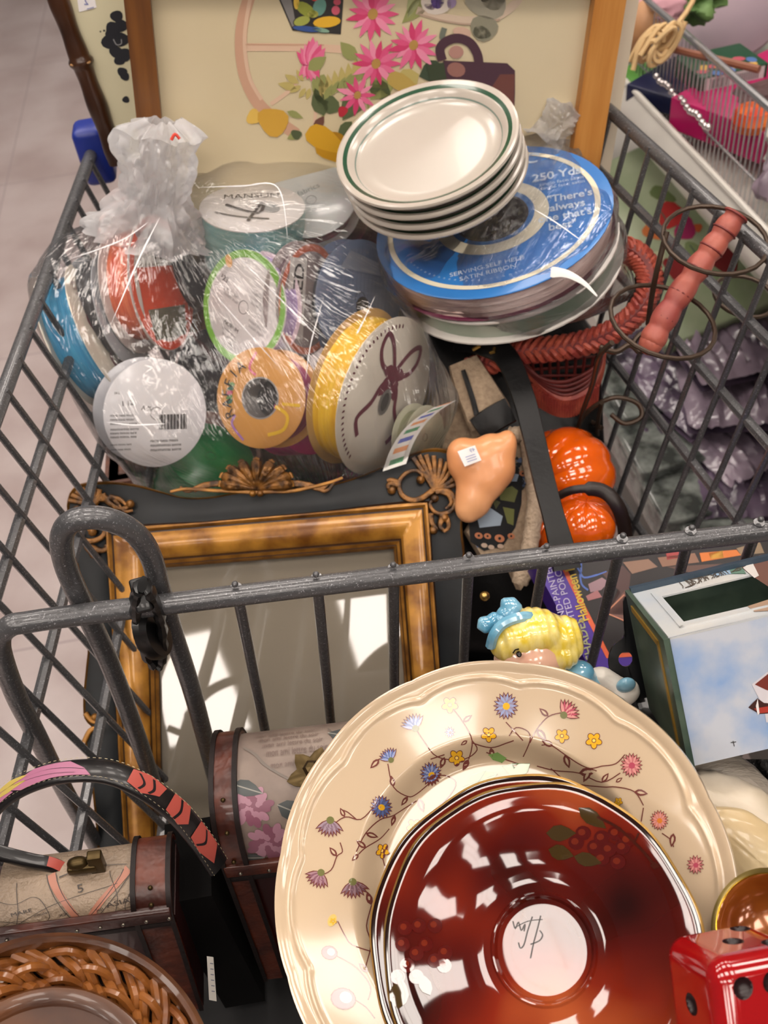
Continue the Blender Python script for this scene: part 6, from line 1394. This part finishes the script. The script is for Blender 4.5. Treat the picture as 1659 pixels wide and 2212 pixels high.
handle_surface([(-60, 1820, .57), (0, 1842, .57), (60, 1858, .572), (110, 1868, .575), (150, 1885, .58)], .0085, 'strap_handle', c1, lambda D: D.poly([(.7, -.7), (.7, .7), (.9, .7), (.9, -.7)], cor, 1))
# price tag on the dark side
b = MB(); oT = P(457, 2130, .58); MT_ = frame(oT, CX, (CX*.45-CF).normalized()); nT = MT_.to_3x3() @ V((0, 0, 1))
b.prism([(lambda q: (q.x, q.y))(MT_.inverted() @ PP(x, y, oT, nT)) for x, y in [(447, 2066), (461, 2068), (468, 2163), (452, 2160)]], pt('#c8c4bc'), MT_, -.0005, 0)
D = Deco(b, pxfn(MT_, .0003)); 
for k in range(6): D.strip([(453+k*.7, 2080+k*12), (460+k*.7, 2081+k*12)], 2, pt('#6a6c7c'), 2)
b.build('price_tag', c1); 
b = MB(); b.box(frame(P(430, 1960, .60), M1c.to_3x3() @ V((1, 0, 0)), V((0, 0, 1))), -.018, .010, -.0, .05, -.16, .012, mat('dark_side_black', '#050404', .85, spec=.15))  # added black panel standing for the map chest's dark right side
tag(b.build('dark_panel', smooth=False), 'black panel added for the dark right side of the map chest', 'panel')
# wicker basket bottom left
kM, kr = disc(92, 2412, 386, 380, 0, .43, 1)
wk = mat('wicker_tan', '#8a5424', .32, col2='#5a2e10', scale=35, contrast=(.35, .7), coat=.35, bump=.2, bscale=90); wkr = mat('bent_wood_rim', '#6a3f1e', .34, col2='#3c2010', scale=18, stretch=(1, 1, 6), coat=.3, bump=.15, bscale=80)
kb = thing('wicker_hamper', 'round brown wicker basket lid with a bentwood rim at the bottom left', 'basket', kM)
b = MB(); b.lathe([(kr*.93, -.006), (kr*.935, .003), (kr*.96, .0045), (kr*.99, .003), (kr, -.002), (kr*.99, -.03), (kr*.93, -.03)], wkr, kM, 96); b.build('outer_rim', kb)
i0 = .66
b = MB(); ns_ = 26
for k in range(ns_):     # radial stakes in pairs
    q = 2*math.pi*k/ns_
    for dq in (-.045, .045):
        pts = [kM @ V((kr*rr*math.cos(q+dq+(rr-i0)*1.5), kr*rr*math.sin(q+dq+(rr-i0)*1.5), -.006+.0032*math.sin(rr*70+k*math.pi))) for rr in (i0, .70, .75, .80, .85, .90, .94)]
        b.tube(curve(pts, 3), .0024, wk, 7)
b.build('woven_stakes', kb)
for j, rr in enumerate((.735, .82, .90)):
    b = MB(); pts = []
    for i in range(ns_*4):
        q = 2*math.pi*i/(ns_*4); s_ = math.sin(q*ns_/2+j*math.pi+.9*0); pts.append(kM @ V((kr*rr*math.cos(q), kr*rr*math.sin(q), -.006+.0050*s_)))
    b.tube(pts, .0021, wk, 7, closed=True); b.build('weaver_strand', kb)
b = MB(); b.lathe([(0, .004), (kr*.56, .004), (kr*.60, .007), (kr*.65, .008), (kr*.675, .004), (kr*.675, -.012), (0, -.012)], wkr, kM, 96); tag(b.build('lid_disc', kb), 'smooth dark streaked wooden centre')
b = MB(); b.lathe([(0, -.014), (kr*.95, -.014), (kr*.95, -.016)], mat('dark_lining', '#1c0e06', .8), kM, 48); b.build('basket_lining', kb)
